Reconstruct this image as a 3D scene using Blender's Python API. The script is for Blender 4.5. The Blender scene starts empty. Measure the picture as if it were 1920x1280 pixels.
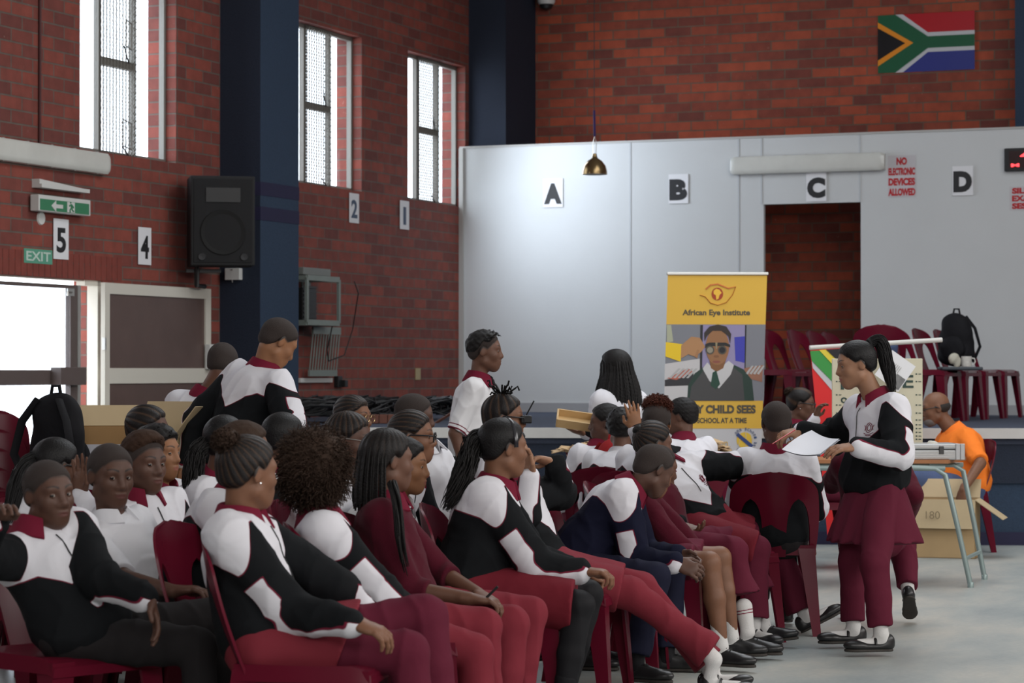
import bpy, bmesh, math, random
import numpy as np
from mathutils import Vector, Matrix, Quaternion
import time; T0=time.time()
from mathutils.bvhtree import BVHTree
random.seed(7); np.random.seed(7)
SC = bpy.context.scene
COL = SC.collection
# ---------------------------------------------------------------- camera
F = 4760.0; HC = 1.34; HOR = 695.0
PITCH = math.atan((HOR-640)/F)
cam_d = bpy.data.cameras.new('camera'); cam = bpy.data.objects.new('camera', cam_d); COL.objects.link(cam)
cam.location = (0,0,HC); cam.rotation_euler = (math.pi/2+PITCH, 0, 0)
cam_d.sensor_width = 36; cam_d.lens = F/1920*36; cam_d.clip_end = 200
cam_d.dof.use_dof = True; cam_d.dof.focus_distance = 12.0; cam_d.dof.aperture_fstop = 6.3
SC.camera = cam
# ---------------------------------------------------------------- world, lights, exposure
SC.view_settings.view_transform = 'Standard'; SC.view_settings.look = 'None'
SC.view_settings.gamma = 1; SC.view_settings.use_curve_mapping = False
SC.view_settings.exposure = 0.22
w = bpy.data.worlds.new('sky'); SC.world = w; w.use_nodes = True
w.node_tree.nodes['Background'].inputs[0].default_value = (.86,.93,1,1)
w.node_tree.nodes['Background'].inputs[1].default_value = 5.0
U = Vector((-.373,-.928,0)).normalized(); N = Vector((.928,-.373,0)).normalized()   # along left wall towards the viewer; into the hall
O = Vector((-.572,27.8,0))
def area(name, loc, target, sx, sy, power, col=(1,1,1)):
    l = bpy.data.lights.new(name,'AREA'); l.shape='RECTANGLE'; l.size=sx; l.size_y=sy; l.energy=power; l.color=col
    o = bpy.data.objects.new(name,l); COL.objects.link(o); o.location=loc
    o.rotation_euler=(Vector(target)-Vector(loc)).to_track_quat('-Z','Y').to_euler(); return o
area('daylight_right_windows', O+U*16+N*15.5+Vector((0,0,4.6)), O+U*16+N*2+Vector((0,0,.8)), 16, 2.6, 620, (1,.98,.95))
area('daylight_rear_windows', (1.5,-3.0,5.0), (.5,14,.6), 10, 2.4, 420, (1,.99,.97))
area('overhead_fill', O+U*9+N*7+Vector((0,0,6.6)), O+U*9+N*6.5, 9, 4, 330, (.92,.96,1))  # added area light below the closed ceiling to brighten the hall
area('window_daylight', O+U*1.3+N*.6+Vector((0,0,3.6)), O+U*.3+N*4+Vector((0,0,2.6)), .9, 2.0, 52, (.78,.88,1))

# ---------------------------------------------------------------- projection helpers
def ray(px,py):
    x=(px-960)/F; v=(640-py)/F
    return Vector((x, math.cos(PITCH)-v*math.sin(PITCH), math.sin(PITCH)+v*math.cos(PITCH)))
CAMP = Vector((0,0,HC))
def P(px,py,Y):
    r=ray(px,py); return CAMP+r*(Y/r.y)
def Pz(px,py,z):
    r=ray(px,py); return CAMP+r*((z-HC)/r.z)
def onplane(px,py,p0,n):
    r=ray(px,py); return CAMP+r*((Vector(p0)-CAMP).dot(n)/r.dot(n))
def lw(px,py,off=0):     # left wall -> (s, z)
    p=onplane(px,py,O+N*off,N)-O; return p.dot(U), p.z
PO = O; PU = Vector((.928,-.373,0)).normalized()      # partition: starts at the left wall, runs right (perpendicular to it)
PN = -Vector((.373,.928,0)).normalized()              # its face towards the hall
def pw(px,py,off=0):
    p=onplane(px,py,PO+PN*off,PN)-PO; return p.dot(PU), p.z
# ---------------------------------------------------------------- materials
MATS={}
def newmat(name):
    m=bpy.data.materials.new(name); m.use_nodes=True; nt=m.node_tree
    return m, nt, nt.nodes['Principled BSDF']
def nd(nt,t,**k):
    n=nt.nodes.new(t)
    for a,b in k.items():
        if a in n.inputs: n.inputs[a].default_value=b
        else: setattr(n,a,b)
    return n
def mat(name,c,rough=.6,metal=0,spec=.4,noise=0,nscale=8,bump=0,bscale=60,emit=None,coat=0,sheen=0,trans=0,alpha=None):
    if name in MATS: return MATS[name]
    m,nt,b=newmat(name)
    b.inputs['Base Color'].default_value=(*c,1); b.inputs['Roughness'].default_value=rough
    b.inputs['Metallic'].default_value=metal; b.inputs['Specular IOR Level'].default_value=spec
    if coat: b.inputs['Coat Weight'].default_value=coat
    if sheen: b.inputs['Sheen Weight'].default_value=sheen
    if trans: b.inputs['Transmission Weight'].default_value=trans
    if emit: b.inputs['Emission Color'].default_value=(*c,1); b.inputs['Emission Strength'].default_value=emit
    tc=None
    if noise or bump:
        tc=nd(nt,'ShaderNodeTexCoord')
    if noise:
        n=nd(nt,'ShaderNodeTexNoise',Scale=nscale,Detail=4.0); nt.links.new(tc.outputs['Object'],n.inputs['Vector'])
        r=nd(nt,'ShaderNodeMapRange'); r.inputs['To Min'].default_value=1-noise; r.inputs['To Max'].default_value=1+noise
        nt.links.new(n.outputs['Fac'],r.inputs['Value'])
        mx=nd(nt,'ShaderNodeVectorMath',operation='SCALE'); mx.inputs[0].default_value=c
        nt.links.new(r.outputs[0],mx.inputs['Scale']); nt.links.new(mx.outputs[0],b.inputs['Base Color'])
    if bump:
        n=nd(nt,'ShaderNodeTexNoise',Scale=bscale,Detail=3.0); nt.links.new(tc.outputs['Object'],n.inputs['Vector'])
        bp=nd(nt,'ShaderNodeBump',Strength=bump,Distance=.01); nt.links.new(n.outputs['Fac'],bp.inputs['Height'])
        nt.links.new(bp.outputs[0],b.inputs['Normal'])
    MATS[name]=m; return m
def brick_mat(name,c1,c2,mortar,bw=.305,rh=.105):
    m,nt,b=newmat(name); L=nt.links.new
    tc=nd(nt,'ShaderNodeTexCoord'); sp=nd(nt,'ShaderNodeSeparateXYZ'); L(tc.outputs['Object'],sp.inputs[0])
    sn=nd(nt,'ShaderNodeSeparateXYZ'); L(tc.outputs['Normal'],sn.inputs[0])
    ab=nd(nt,'ShaderNodeMath',operation='ABSOLUTE'); L(sn.outputs['X'],ab.inputs[0])
    gt=nd(nt,'ShaderNodeMath',operation='GREATER_THAN'); gt.inputs[1].default_value=.5; L(ab.outputs[0],gt.inputs[0])
    mx=nd(nt,'ShaderNodeMix'); L(gt.outputs[0],mx.inputs[0]); L(sp.outputs['X'],mx.inputs[2]); L(sp.outputs['Y'],mx.inputs[3])
    cb=nd(nt,'ShaderNodeCombineXYZ'); L(mx.outputs[0],cb.inputs[0]); L(sp.outputs['Z'],cb.inputs[1])
    br=nd(nt,'ShaderNodeTexBrick'); L(cb.outputs[0],br.inputs['Vector'])
    br.inputs['Scale'].default_value=1; br.inputs['Brick Width'].default_value=bw; br.inputs['Row Height'].default_value=rh
    br.inputs['Mortar Size'].default_value=.008; br.inputs['Mortar Smooth'].default_value=.3; br.inputs['Bias'].default_value=-.05
    br.inputs['Color1'].default_value=(*c1,1); br.inputs['Color2'].default_value=(*c2,1); br.inputs['Mortar'].default_value=(*mortar,1)
    no=nd(nt,'ShaderNodeTexNoise',Scale=9.0,Detail=6.0); L(tc.outputs['Object'],no.inputs['Vector'])
    mr=nd(nt,'ShaderNodeMapRange'); mr.inputs['To Min'].default_value=.62; mr.inputs['To Max'].default_value=1.35; L(no.outputs['Fac'],mr.inputs['Value'])
    sc=nd(nt,'ShaderNodeVectorMath',operation='SCALE'); L(br.outputs['Color'],sc.inputs[0]); L(mr.outputs[0],sc.inputs['Scale'])
    # chalk marks and dust
    n2=nd(nt,'ShaderNodeTexNoise',Scale=26.0,Detail=2.0); L(tc.outputs['Object'],n2.inputs['Vector'])
    m2=nd(nt,'ShaderNodeMapRange'); m2.inputs['From Min'].default_value=.70; m2.inputs['From Max'].default_value=.80; m2.inputs['To Max'].default_value=.35
    L(n2.outputs['Fac'],m2.inputs['Value'])
    m3=nd(nt,'ShaderNodeMix',data_type='RGBA'); L(m2.outputs[0],m3.inputs[0]); L(sc.outputs[0],m3.inputs[6]); m3.inputs[7].default_value=(.45,.35,.3,1)
    L(m3.outputs[2],b.inputs['Base Color']); b.inputs['Roughness'].default_value=.8
    bp=nd(nt,'ShaderNodeBump',Strength=.6,Distance=.008); bp.invert=True; L(br.outputs['Fac'],bp.inputs['Height']); L(bp.outputs[0],b.inputs['Normal'])
    return m
M_BRICK=brick_mat('red_face_brick',(.245,.056,.038),(.130,.036,.030),(.125,.092,.076))
M_BRICKB=brick_mat('back_face_brick',(.350,.062,.024),(.125,.028,.019),(.125,.078,.052))
M_WHITE=mat('white_paint_board',(.56,.572,.575),.55,noise=.05,nscale=1.5,bump=.08,bscale=40)
M_GREYP=mat('grey_painted_skirting',(.33,.33,.34),.6,noise=.08,nscale=4)
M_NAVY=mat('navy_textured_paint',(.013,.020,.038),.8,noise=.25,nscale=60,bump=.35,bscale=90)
M_BLUE2=mat('navy_textured_paint_light',(.022,.042,.078),.8,noise=.25,nscale=60,bump=.35,bscale=90)  # lighter copy of the navy, also the lit tone of the first column
M_BAND=mat('purple_navy_band',(.014,.013,.045),.7,noise=.2,nscale=60)
M_CARPET=mat('blue_grey_carpet',(.045,.055,.085),.95,noise=.25,nscale=120,bump=.3,bscale=200)
M_LIP=mat('white_stage_trim',(.52,.51,.49),.5,noise=.1,nscale=10)
M_ALU=mat('aluminium',(.55,.55,.53),.35,metal=.8)
M_FRAME=mat('window_steel_grey',(.20,.19,.17),.5,metal=.2)
M_WDOOR=mat('cream_door_paint',(.60,.57,.50),.45)
M_BROWNF=mat('brown_door_frame',(.10,.075,.07),.5)
M_BLACKP=mat('black_plastic',(.012,.012,.013),.45)
M_PAPER=mat('white_paper',(.74,.74,.76),.7)
M_INK=mat('black_ink',(.02,.02,.022),.6)
M_RED=mat('red_ink',(.45,.015,.02),.6)
M_CARD=mat('cardboard',(.42,.29,.15),.85,noise=.12,nscale=6)
M_CARDL=mat('light_cardboard',(.46,.36,.22),.85,noise=.1,nscale=6)
M_CHAIR=mat('maroon_plastic',(.105,.006,.018),.26,spec=.16,noise=.1,nscale=3)
M_STEEL=mat('blue_grey_steel',(.28,.35,.34),.4,metal=.3)
M_TXTG=mat('sign_green',(.045,.20,.10),.5)
M_WPL=mat('white_plastic',(.60,.60,.58),.45)

# ---------------------------------------------------------------- mesh helpers
def link(name, me, m=None, parent=None, smooth=False, mats=None):
    o=bpy.data.objects.new(name, me); COL.objects.link(o)
    for x in (mats or ([m] if m else [])): me.materials.append(x)
    if parent is not None: o.parent=parent
    if smooth: me.polygons.foreach_set('use_smooth',[True]*len(me.polygons))
    return o
class MB:
    def __init__(s): s.v=[]; s.f=[]; s.mi=[]
    def add(s,vs,fs,mi=0):
        b=len(s.v); s.v+= [tuple(v) for v in vs]; s.f+=[tuple(b+i for i in f) for f in fs]; s.mi+=[mi]*len(fs); return s
    def box(s,c,d,R=None,mi=0,bev=0):
        c=Vector(c); x,y,z=[k/2 for k in d]
        if bev>0:
            bm=bmesh.new(); bmesh.ops.create_cube(bm,size=1)
            for v in bm.verts: v.co=Vector((v.co.x*d[0],v.co.y*d[1],v.co.z*d[2]))
            bmesh.ops.bevel(bm,geom=bm.edges[:],offset=min(bev,min(d)*.45),segments=2,affect='EDGES',profile=.5)
            bm.verts.ensure_lookup_table()
            vs=[v.co.copy() for v in bm.verts]; fs=[[v.index for v in f.verts] for f in bm.faces]; bm.free()
        else:
            vs=[Vector((i*x,j*y,k*z)) for k in(-1,1) for j in(-1,1) for i in(-1,1)]
            fs=[(0,2,3,1),(4,5,7,6),(0,1,5,4),(2,6,7,3),(0,4,6,2),(1,3,7,5)]
        if R is not None: vs=[R@v for v in vs]
        return s.add([c+v for v in vs],fs,mi)
    def bx(s,x0,x1,y0,y1,z0,z1,mi=0,bev=0):
        return s.box(((x0+x1)/2,(y0+y1)/2,(z0+z1)/2),(abs(x1-x0),abs(y1-y0),abs(z1-z0)),mi=mi,bev=bev)
    def tube(s,pts,r,n=8,mi=0,caps=True,closed=False,flat=1.0):
        pts=[Vector(p) for p in pts]; m=len(pts); rr=r if hasattr(r,'__len__') else [r]*m
        vs=[]; t0=(pts[1]-pts[0]).normalized(); a=t0.orthogonal().normalized(); 
        for i,p in enumerate(pts):
            if closed: t=(pts[(i+1)%m]-pts[i-1])
            else: t=(pts[min(i+1,m-1)]-pts[max(i-1,0)])
            if t.length<1e-9: t=t0
            t=t.normalized(); a=(a-t*a.dot(t))
            a=a.normalized() if a.length>1e-6 else t.orthogonal().normalized()
            b=t.cross(a)
            for k in range(n):
                g=2*math.pi*k/n; vs.append(p+(a*math.cos(g)+b*math.sin(g)*flat)*rr[i])
        fs=[]
        for i in range(m if closed else m-1):
            j=(i+1)%m
            for k in range(n):
                l=(k+1)%n; fs.append((i*n+k,i*n+l,j*n+l,j*n+k))
        if caps and not closed:
            fs.append(tuple(range(n-1,-1,-1))); fs.append(tuple(range((m-1)*n,m*n)))
        return s.add(vs,fs,mi)
    def lathe(s,prof,c=(0,0,0),n=24,mi=0):
        c=Vector(c); vs=[]; fs=[]
        for r,z in prof:
            for k in range(n): g=2*math.pi*k/n; vs.append(c+Vector((r*math.cos(g),r*math.sin(g),z)))
        for i in range(len(prof)-1):
            for k in range(n): l=(k+1)%n; fs.append((i*n+k,i*n+l,(i+1)*n+l,(i+1)*n+k))
        return s.add(vs,fs,mi)
    def prism(s,poly,y0,y1,mi=0):     # poly in (x,z)
        n=len(poly); vs=[(x,y0,z) for x,z in poly]+[(x,y1,z) for x,z in poly]
        fs=[tuple(range(n)),tuple(range(2*n-1,n-1,-1))]+[(i,n+i,n+(i+1)%n,(i+1)%n) for i in range(n)]
        return s.add(vs,fs,mi)
    def mesh(s,name='m'):
        me=bpy.data.meshes.new(name); me.from_pydata(s.v,[],s.f); me.update()
        if any(s.mi): me.polygons.foreach_set('material_index',s.mi)
        return me
    def build(s,name,m=None,parent=None,smooth=False,mats=None,fix=True):
        me=s.mesh(name)
        if fix:
            bm=bmesh.new(); bm.from_mesh(me); bmesh.ops.recalc_face_normals(bm,faces=bm.faces); bm.to_mesh(me); bm.free()
        o=link(name,me,m,parent,False,mats)
        if smooth:
            me.polygons.foreach_set('use_smooth',[True]*len(me.polygons))
            try: me.set_sharp_from_angle(angle=math.radians(38))
            except Exception: pass
        return o
def frame(o, x, y, z, loc):
    x=Vector(x);y=Vector(y);z=Vector(z)
    M=Matrix(((x.x,y.x,z.x,loc[0]),(x.y,y.y,z.y,loc[1]),(x.z,y.z,z.z,loc[2]),(0,0,0,1))); o.matrix_world=M; return o
def onleft(o): return frame(o,U,N,(0,0,1),O) if False else frame(o,U,-N,(0,0,1),O)   # local x=s, -y=into hall
def onpart(o): return frame(o,PU,-PN,(0,0,1),PO)                                     # local x=s, -y=into hall
def tag(o,label,cat,group=None,kind=None):
    if label: o['label']=label
    if cat: o['category']=cat
    if group: o['group']=group
    if kind: o['kind']=kind
    return o
def struct(o): o['kind']='structure'; return o
def empty(name,loc=(0,0,0),rz=0):
    o=bpy.data.objects.new(name,None); COL.objects.link(o); o.location=loc; o.rotation_euler=(0,0,rz); o.empty_display_size=.1; return o
def text_mesh(s,size=1,bold=0,sx=1,ext=.001,align='CENTER'):
    c=bpy.data.curves.new('t','FONT'); c.body=s; c.size=size; c.align_x=align; c.align_y='CENTER'; c.offset=bold; c.extrude=ext; c.resolution_u=4
    o=bpy.data.objects.new('t',c); COL.objects.link(o); bpy.context.view_layer.update()
    me=bpy.data.meshes.new_from_object(o.evaluated_get(bpy.context.evaluated_depsgraph_get()))
    bpy.data.objects.remove(o)
    co=np.zeros(len(me.vertices)*3); me.vertices.foreach_get('co',co); co=co.reshape(-1,3)
    out=np.stack([co[:,0]*sx,-co[:,2],co[:,1]],1)      # stands upright in xz, faces -y
    me.vertices.foreach_set('co',out.ravel()); me.update(); me.flip_normals() if False else None
    return me
def text(s,x,z,w,h,m,parent,y=-.002,name='lettering',bold=.02,rot=0):
    me=text_mesh(s,1,bold)
    co=np.zeros(len(me.vertices)*3); me.vertices.foreach_get('co',co); co=co.reshape(-1,3)
    mn=co.min(0); mx=co.max(0); co[:,0]=(co[:,0]-(mn[0]+mx[0])/2)*(w/(mx[0]-mn[0])); co[:,2]=(co[:,2]-(mn[2]+mx[2])/2)*(h/(mx[2]-mn[2]))
    if rot:
        c,q=math.cos(rot),math.sin(rot); co[:,0],co[:,2]=co[:,0]*c-co[:,2]*q,co[:,0]*q+co[:,2]*c
    co[:,0]+=x; co[:,2]+=z; co[:,1]+=y
    me.vertices.foreach_set('co',co.ravel()); me.update()
    return link(name,me,m,parent)
# ================================================================= THE HALL
ZS=.895; WT=.28
def wall_with_holes(name,s0,s1,z0,z1,holes,m,t=WT):
    xs=sorted({s0,s1}|{h[0] for h in holes}|{h[1] for h in holes}); zs=sorted({z0,z1}|{h[2] for h in holes}|{h[3] for h in holes})
    bm=bmesh.new(); V={}
    def v(x,y,z):
        k=(round(x,4),round(y,4),round(z,4))
        if k not in V: V[k]=bm.verts.new((x,y,z))
        return V[k]
    solid=lambda i,j: 0<=i<len(xs)-1 and 0<=j<len(zs)-1 and not any(h[0]<=(xs[i]+xs[i+1])/2<=h[1] and h[2]<=(zs[j]+zs[j+1])/2<=h[3] for h in holes)
    for i in range(len(xs)-1):
        for j in range(len(zs)-1):
            if not solid(i,j): continue
            a,b,c,d=xs[i],xs[i+1],zs[j],zs[j+1]
            bm.faces.new([v(a,0,c),v(b,0,c),v(b,0,d),v(a,0,d)]); bm.faces.new([v(a,t,c),v(a,t,d),v(b,t,d),v(b,t,c)])
            if not solid(i-1,j): bm.faces.new([v(a,0,c),v(a,0,d),v(a,t,d),v(a,t,c)])
            if not solid(i+1,j): bm.faces.new([v(b,0,c),v(b,t,c),v(b,t,d),v(b,0,d)])
            if not solid(i,j-1): bm.faces.new([v(a,0,c),v(a,t,c),v(b,t,c),v(b,0,c)])
            if not solid(i,j+1): bm.faces.new([v(a,0,d),v(b,0,d),v(b,t,d),v(a,t,d)])
    me=bpy.data.meshes.new(name); bm.to_mesh(me); bm.free()
    return struct(link(name,me,m))
# window openings in the left wall (s range, z range)
def rect(a,b): # two pixel corners -> s0,s1,z0,z1
    s0,za=lw(*a); s1,zb=lw(*b); return s0,s1,za,zb
sw1b,_=lw(765,240); sw1a,_=lw(872,240)
sw2b,_=lw(548,200); sw2a,_=lw(678,200)
sw3b,_=lw(150,200); sw3a,_=lw(330,200)
_,zwb=lw(812,380); _,zwt=lw(812,108)
wins=[(sw1a,sw1b),(sw2a,sw2b),(sw3a,sw3b)]
sd0,_=lw(193,600); _,zd=lw(140,523); sd1=sd0+2.3
holes=[(a,b,zwb,zwt) for a,b in wins]+[(sd0,sd1,-.1,zd)]
# more windows towards the viewer, same rhythm
pitch=sw3b-sw2b
for k in range(1,6): holes.append((sw3a+pitch*k,sw3b+pitch*k,zwb,zwt))
wl=onleft(wall_with_holes('wall_left',-1.35,34,-.1,7.2,holes,M_BRICK))
# soldier course over the door
b=MB(); n=int((sd1+.6-sd0+.3)/.085)
for i in range(n): b.bx(sd0-.3+i*.085+.007,sd0-.3+(i+1)*.085-.007,-.004,.1,zd+.004,zd+.20,bev=0)
onleft(struct(b.build('trim_1',mat('soldier_brick',(.20,.046,.034),.8,noise=.3,nscale=9))))
BW=1.15
bw_=struct(link('wall_back',MB().bx(-.3,17,BW,BW+.25,-.1,7.2).mesh(),M_BRICKB)); onpart(bw_)
onpart(struct(MB().bx(-.3,17,-34,BW,7.2,7.4).build('ceiling',mat('ceiling_board',(.55,.55,.53),.8))))
onpart(struct(MB().bx(16.4,16.65,-34,BW,-.1,7.2).build('wall_right',M_BRICK)))
onpart(struct(MB().bx(-.3,17,-34.2,-34,-.1,7.2).build('wall_rear',M_BRICK)))
# floor
m,nt,bs=newmat('floor_vinyl'); L=nt.links.new
tc=nd(nt,'ShaderNodeTexCoord'); n1=nd(nt,'ShaderNodeTexNoise',Scale=1.5,Detail=8.0,Roughness=.65); L(tc.outputs['Object'],n1.inputs['Vector'])
mp=nd(nt,'ShaderNodeMapping'); mp.inputs['Scale'].default_value=(1,.45,1); L(tc.outputs['Object'],mp.inputs[0]); L(mp.outputs[0],n1.inputs['Vector'])
cr=nd(nt,'ShaderNodeValToRGB'); L(n1.outputs['Fac'],cr.inputs[0])
cr.color_ramp.elements[0].position=.30; cr.color_ramp.elements[0].color=(.235,.275,.285,1)
cr.color_ramp.elements[1].position=.68; cr.color_ramp.elements[1].color=(.475,.46,.41,1)
e=cr.color_ramp.elements.new(.5); e.color=(.345,.37,.357,1)
n2=nd(nt,'ShaderNodeTexNoise',Scale=40.0,Detail=4.0); L(tc.outputs['Object'],n2.inputs['Vector'])
mr=nd(nt,'ShaderNodeMapRange'); mr.inputs['To Min'].default_value=.85; mr.inputs['To Max'].default_value=1.15; L(n2.outputs['Fac'],mr.inputs['Value'])
sc=nd(nt,'ShaderNodeVectorMath',operation='SCALE'); L(cr.outputs[0],sc.inputs[0]); L(mr.outputs[0],sc.inputs['Scale']); L(sc.outputs[0],bs.inputs['Base Color'])
bs.inputs['Roughness'].default_value=.42; M_FLOOR=m
onpart(struct(MB().bx(-.3,17,-34,BW,-.12,0).build('floor',M_FLOOR)))
# ground outside
onpart(struct(MB().bx(-14,-.3,-34,6,-.14,-.02).build('ground',mat('bright_paving',(.6,.58,.55),.8))))
# partition on the stage
Zp=lw(862,278)[1]; xd0,_=pw(1432,500); xd1,_=pw(1614,500); _,zdoor=pw(1520,381)
Zp=pw(864,279)[1]; Zp2=pw(1900,241)[1]; Zp=(Zp+Zp2)/2
po=wall_with_holes('wall_stage_partition',0,16.4,ZS,Zp,[(xd0,xd1,ZS-.1,zdoor)],M_WHITE,t=.06)
onpart(po)
b=MB()
for px in (1182,1385,1612,1428): s_,_=pw(px,400); b.bx(s_-.008,s_+.008,-.006,0,zdoor if px in(1612,1428) else ZS,Zp)
onpart(struct(b.build('trim_2',mat('board_joint',(.48,.50,.52),.6))))
onpart(struct(MB().bx(0,xd0,-.02,0,ZS,ZS+.10).bx(xd1,16.4,-.02,0,ZS,ZS+.10).build('baseboard_stage',M_GREYP)))
b=MB(); b.bx(0,.05,-.03,0,ZS,Zp+.0).bx(0,16.4,-.012,.07,Zp,Zp+.02); onpart(struct(b.build('trim_3',mat('board_edge',(.44,.43,.41),.6))))
# stage
sc1_,_=lw(412,500); Lc_=(onplane(488,400,O+U*sc1_,U)-O).dot(N); sc0_=(onplane(560,400,O+N*Lc_,N)-O).dot(U)
lipL=Pz(560,802,ZS); lipR=Pz(1990,804,ZS); d=(lipR-lipL).normalized(); 
A=lipL-d*1.6; B=lipR+d*11; nrm=Vector((-d.y,d.x,0)); bk=6.5
poly=[A,B,B+nrm*bk,A+nrm*(bk)]
# clip the left end to the left wall line
def hit(p,dv):  # intersect horizontal line with left wall plane
    t=(O-p).dot(N)/dv.dot(N); return p+dv*t
A=Pz(548,802,ZS)

def slab(name,pts,z0,z1,m):
    b=MB(); n=len(pts); b.add([(p.x,p.y,z0) for p in pts]+[(p.x,p.y,z1) for p in pts],[tuple(range(n))[::-1],tuple(range(n,2*n))]+[(i,(i+1)%n,n+(i+1)%n,n+i) for i in range(n)])
    return struct(b.build(name,m))
back0=O-U*1.1+N*.0; back1=back0+PU*16
slab('floor_stage',[A+nrm*.05,B+nrm*.05,back1,back0,O+U*sc0_,O+U*sc0_+N*Lc_,A+nrm*1.2],ZS-.12,ZS,M_CARPET)
slab('stage_front',[A+nrm*.08,B+nrm*.08,B+nrm*.2,A+nrm*.2],.0,ZS-.12,M_BLUE2).name='wall_stage_front'
slab('trim_4',[A,B,B+nrm*.08,A+nrm*.08],ZS-.075,ZS+.003,M_LIP)
slab('trim_5',[A+nrm*.06,B+nrm*.06,B+nrm*.1,A+nrm*.1],ZS-.42,ZS-.075,M_NAVY)
slab('baseboard_stage_front',[A+nrm*.06,B+nrm*.06,B+nrm*.1,A+nrm*.1],0,.10,M_BAND)
# columns
def column(name,s_near,s_far,L_,m1,m2,bands=True):
    b=MB(); b.bx(s_far,s_near,-L_,.0,0,7.2)
    o=struct(b.build(name,mats=[m1,m2]));
    for p in o.data.polygons: p.material_index = 1 if abs(p.normal.y)>.5 else 0  # shading put into the colour: wall-parallel faces lighter, viewer side darker
    onleft(o)
    return o
sc1,_=lw(412,500); 
c1p=O+U*sc1; e1=onplane(488,400,c1p,U)-O; Lc=e1.dot(N); e2=onplane(560,400,O+N*Lc,N)-O; sc0=e2.dot(U)
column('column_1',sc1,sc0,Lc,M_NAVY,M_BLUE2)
_,zb1=lw(520,345,Lc); _,zb2=lw(520,370,Lc); _,zb3=lw(520,391,Lc); _,zb4=lw(520,416,Lc)
b=MB(); b.bx(sc0-.004,sc1+.004,-Lc-.004,0,zb2,zb1); b.bx(sc0-.004,sc1+.004,-Lc-.004,0,zb4,zb3)
onleft(struct(b.build('trim_6',M_BAND)))
# corner column behind the partition and the one at the right
b=MB(); x1=(onplane(1003,150,O-U*(BW-.02-.0),PN)-O).dot(PU); b.bx(-.3,x1,.25,BW+.02,0,7.2)
onpart(struct(b.build('column_2',M_NAVY)))
xr,_=pw(1903,100,-.75); b=MB(); b.bx(xr,xr+.8,.75,BW+.02,0,7.2); onpart(struct(b.build('column_3',M_BLUE2)))
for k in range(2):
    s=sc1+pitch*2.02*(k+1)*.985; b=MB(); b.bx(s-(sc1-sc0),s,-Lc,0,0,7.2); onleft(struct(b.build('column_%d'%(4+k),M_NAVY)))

# ---- windows
def glass_mat():
    m,nt,b=newmat('window_glass'); out=nt.nodes['Material Output']; g=nd(nt,'ShaderNodeBsdfGlossy'); g.inputs['Roughness'].default_value=.02
    t=nd(nt,'ShaderNodeBsdfTransparent'); t.inputs[0].default_value=(.93,.95,.97,1); mx=nd(nt,'ShaderNodeMixShader'); mx.inputs[0].default_value=.05
    nt.links.new(t.outputs[0],mx.inputs[1]); nt.links.new(g.outputs[0],mx.inputs[2]); nt.links.new(mx.outputs[0],out.inputs[0]); return m
M_GLASS=glass_mat()
def window(idx,a,b_,mesh=True):
    w=b_-a; z0,z1=zwb,zwt; y0=.10; fr=struct(MB().bx(a,b_,y0,y0+.05,z0,z0+.035).bx(a,b_,y0,y0+.05,z1-.04,z1).bx(a,a+.035,y0,y0+.05,z0,z1).bx(b_-.035,b_,y0,y0+.05,z0,z1)
        .bx(a+w*.335-.02,a+w*.335+.02,y0,y0+.05,z0,z1).bx(a+w*.70-.02,a+w*.70+.02,y0,y0+.05,z0,z1).build('window_%d'%idx,M_FRAME)); onleft(fr)
    zm=z0+(z1-z0)*.50
    MB().bx(a+w*.335,a+w*.70,y0-.01,y0+.05,zm-.035,zm+.035).build('transom',M_FRAME,fr)
    MB().bx(a+.03,a+w*.335-.02,y0+.02,y0+.026,z0+.03,z1-.03).build('pane',M_GLASS,fr); MB().bx(a+w*.70+.02,b_-.03,y0+.02,y0+.026,z0+.03,z1-.03).build('pane',M_GLASS,fr)
    MB().bx(a+w*.335+.02,a+w*.70-.02,y0+.02,y0+.026,zm+.035,z1-.04).build('pane',M_GLASS,fr); MB().bx(a+w*.335+.02,a+w*.70-.02,y0+.02,y0+.026,z0+.035,zm-.035).build('pane',M_GLASS,fr)
    # expanded metal mesh over the middle light
    x0,x1=a+w*.335,a+w*.70; mb=MB(); cw,ch=.052,.030
    nx=int((x1-x0)/cw)+1; nz=int((z1-z0)/ch)
    for i in range(nx+1):
        for sgn in (-1,1):
            pts=[]
            for j in range(nz+1):
                x=x0+i*cw+ (cw/2 if (j%2==0)==(sgn>0) else 0)*1.0
                if x<x0 or x>x1: x=min(max(x,x0),x1)
                pts.append((x,y0-.015+(.006 if j%2 else 0),z0+.02+j*ch))
            mb.tube(pts,.0058,3,caps=False)
    mb.build('wire_mesh',M_FRAME,fr)
    # stay hatches
    if idx==3:
        for zz,dx in ((zm+(z1-z0)*.28-.3,.12),(z0+.07,.17)):
            xx=x0+w*.36*.2; h=MB(); c=[(xx,y0-.03,zz),(xx+dx,y0-.05,zz+.02),(xx+dx,y0-.05,zz+.24),(xx,y0-.03,zz+.22)]
            h.tube(c,.008,5,closed=True)
            for q in (.25,.5,.75):
                h.tube([Vector(c[0]).lerp(Vector(c[3]),q),Vector(c[1]).lerp(Vector(c[0]),1-q)],.0025,3); h.tube([Vector(c[1]).lerp(Vector(c[2]),q),Vector(c[3]).lerp(Vector(c[2]),q)],.0025,3)
            h.build('hatch',M_FRAME,fr)
    hnd=MB().tube([(x0+w*.1,y0-.03,zm+.02),(x0+w*.18,y0-.06,zm+.15)],.006,5).tube([(x0+w*.1,y0-.03,z0+.02),(x0+w*.2,y0-.06,z0+.08)],.006,5); hnd.build('catch',M_BLACKP,fr)
for i,(a,b_) in enumerate(wins): window(i+1,a,b_)
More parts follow.
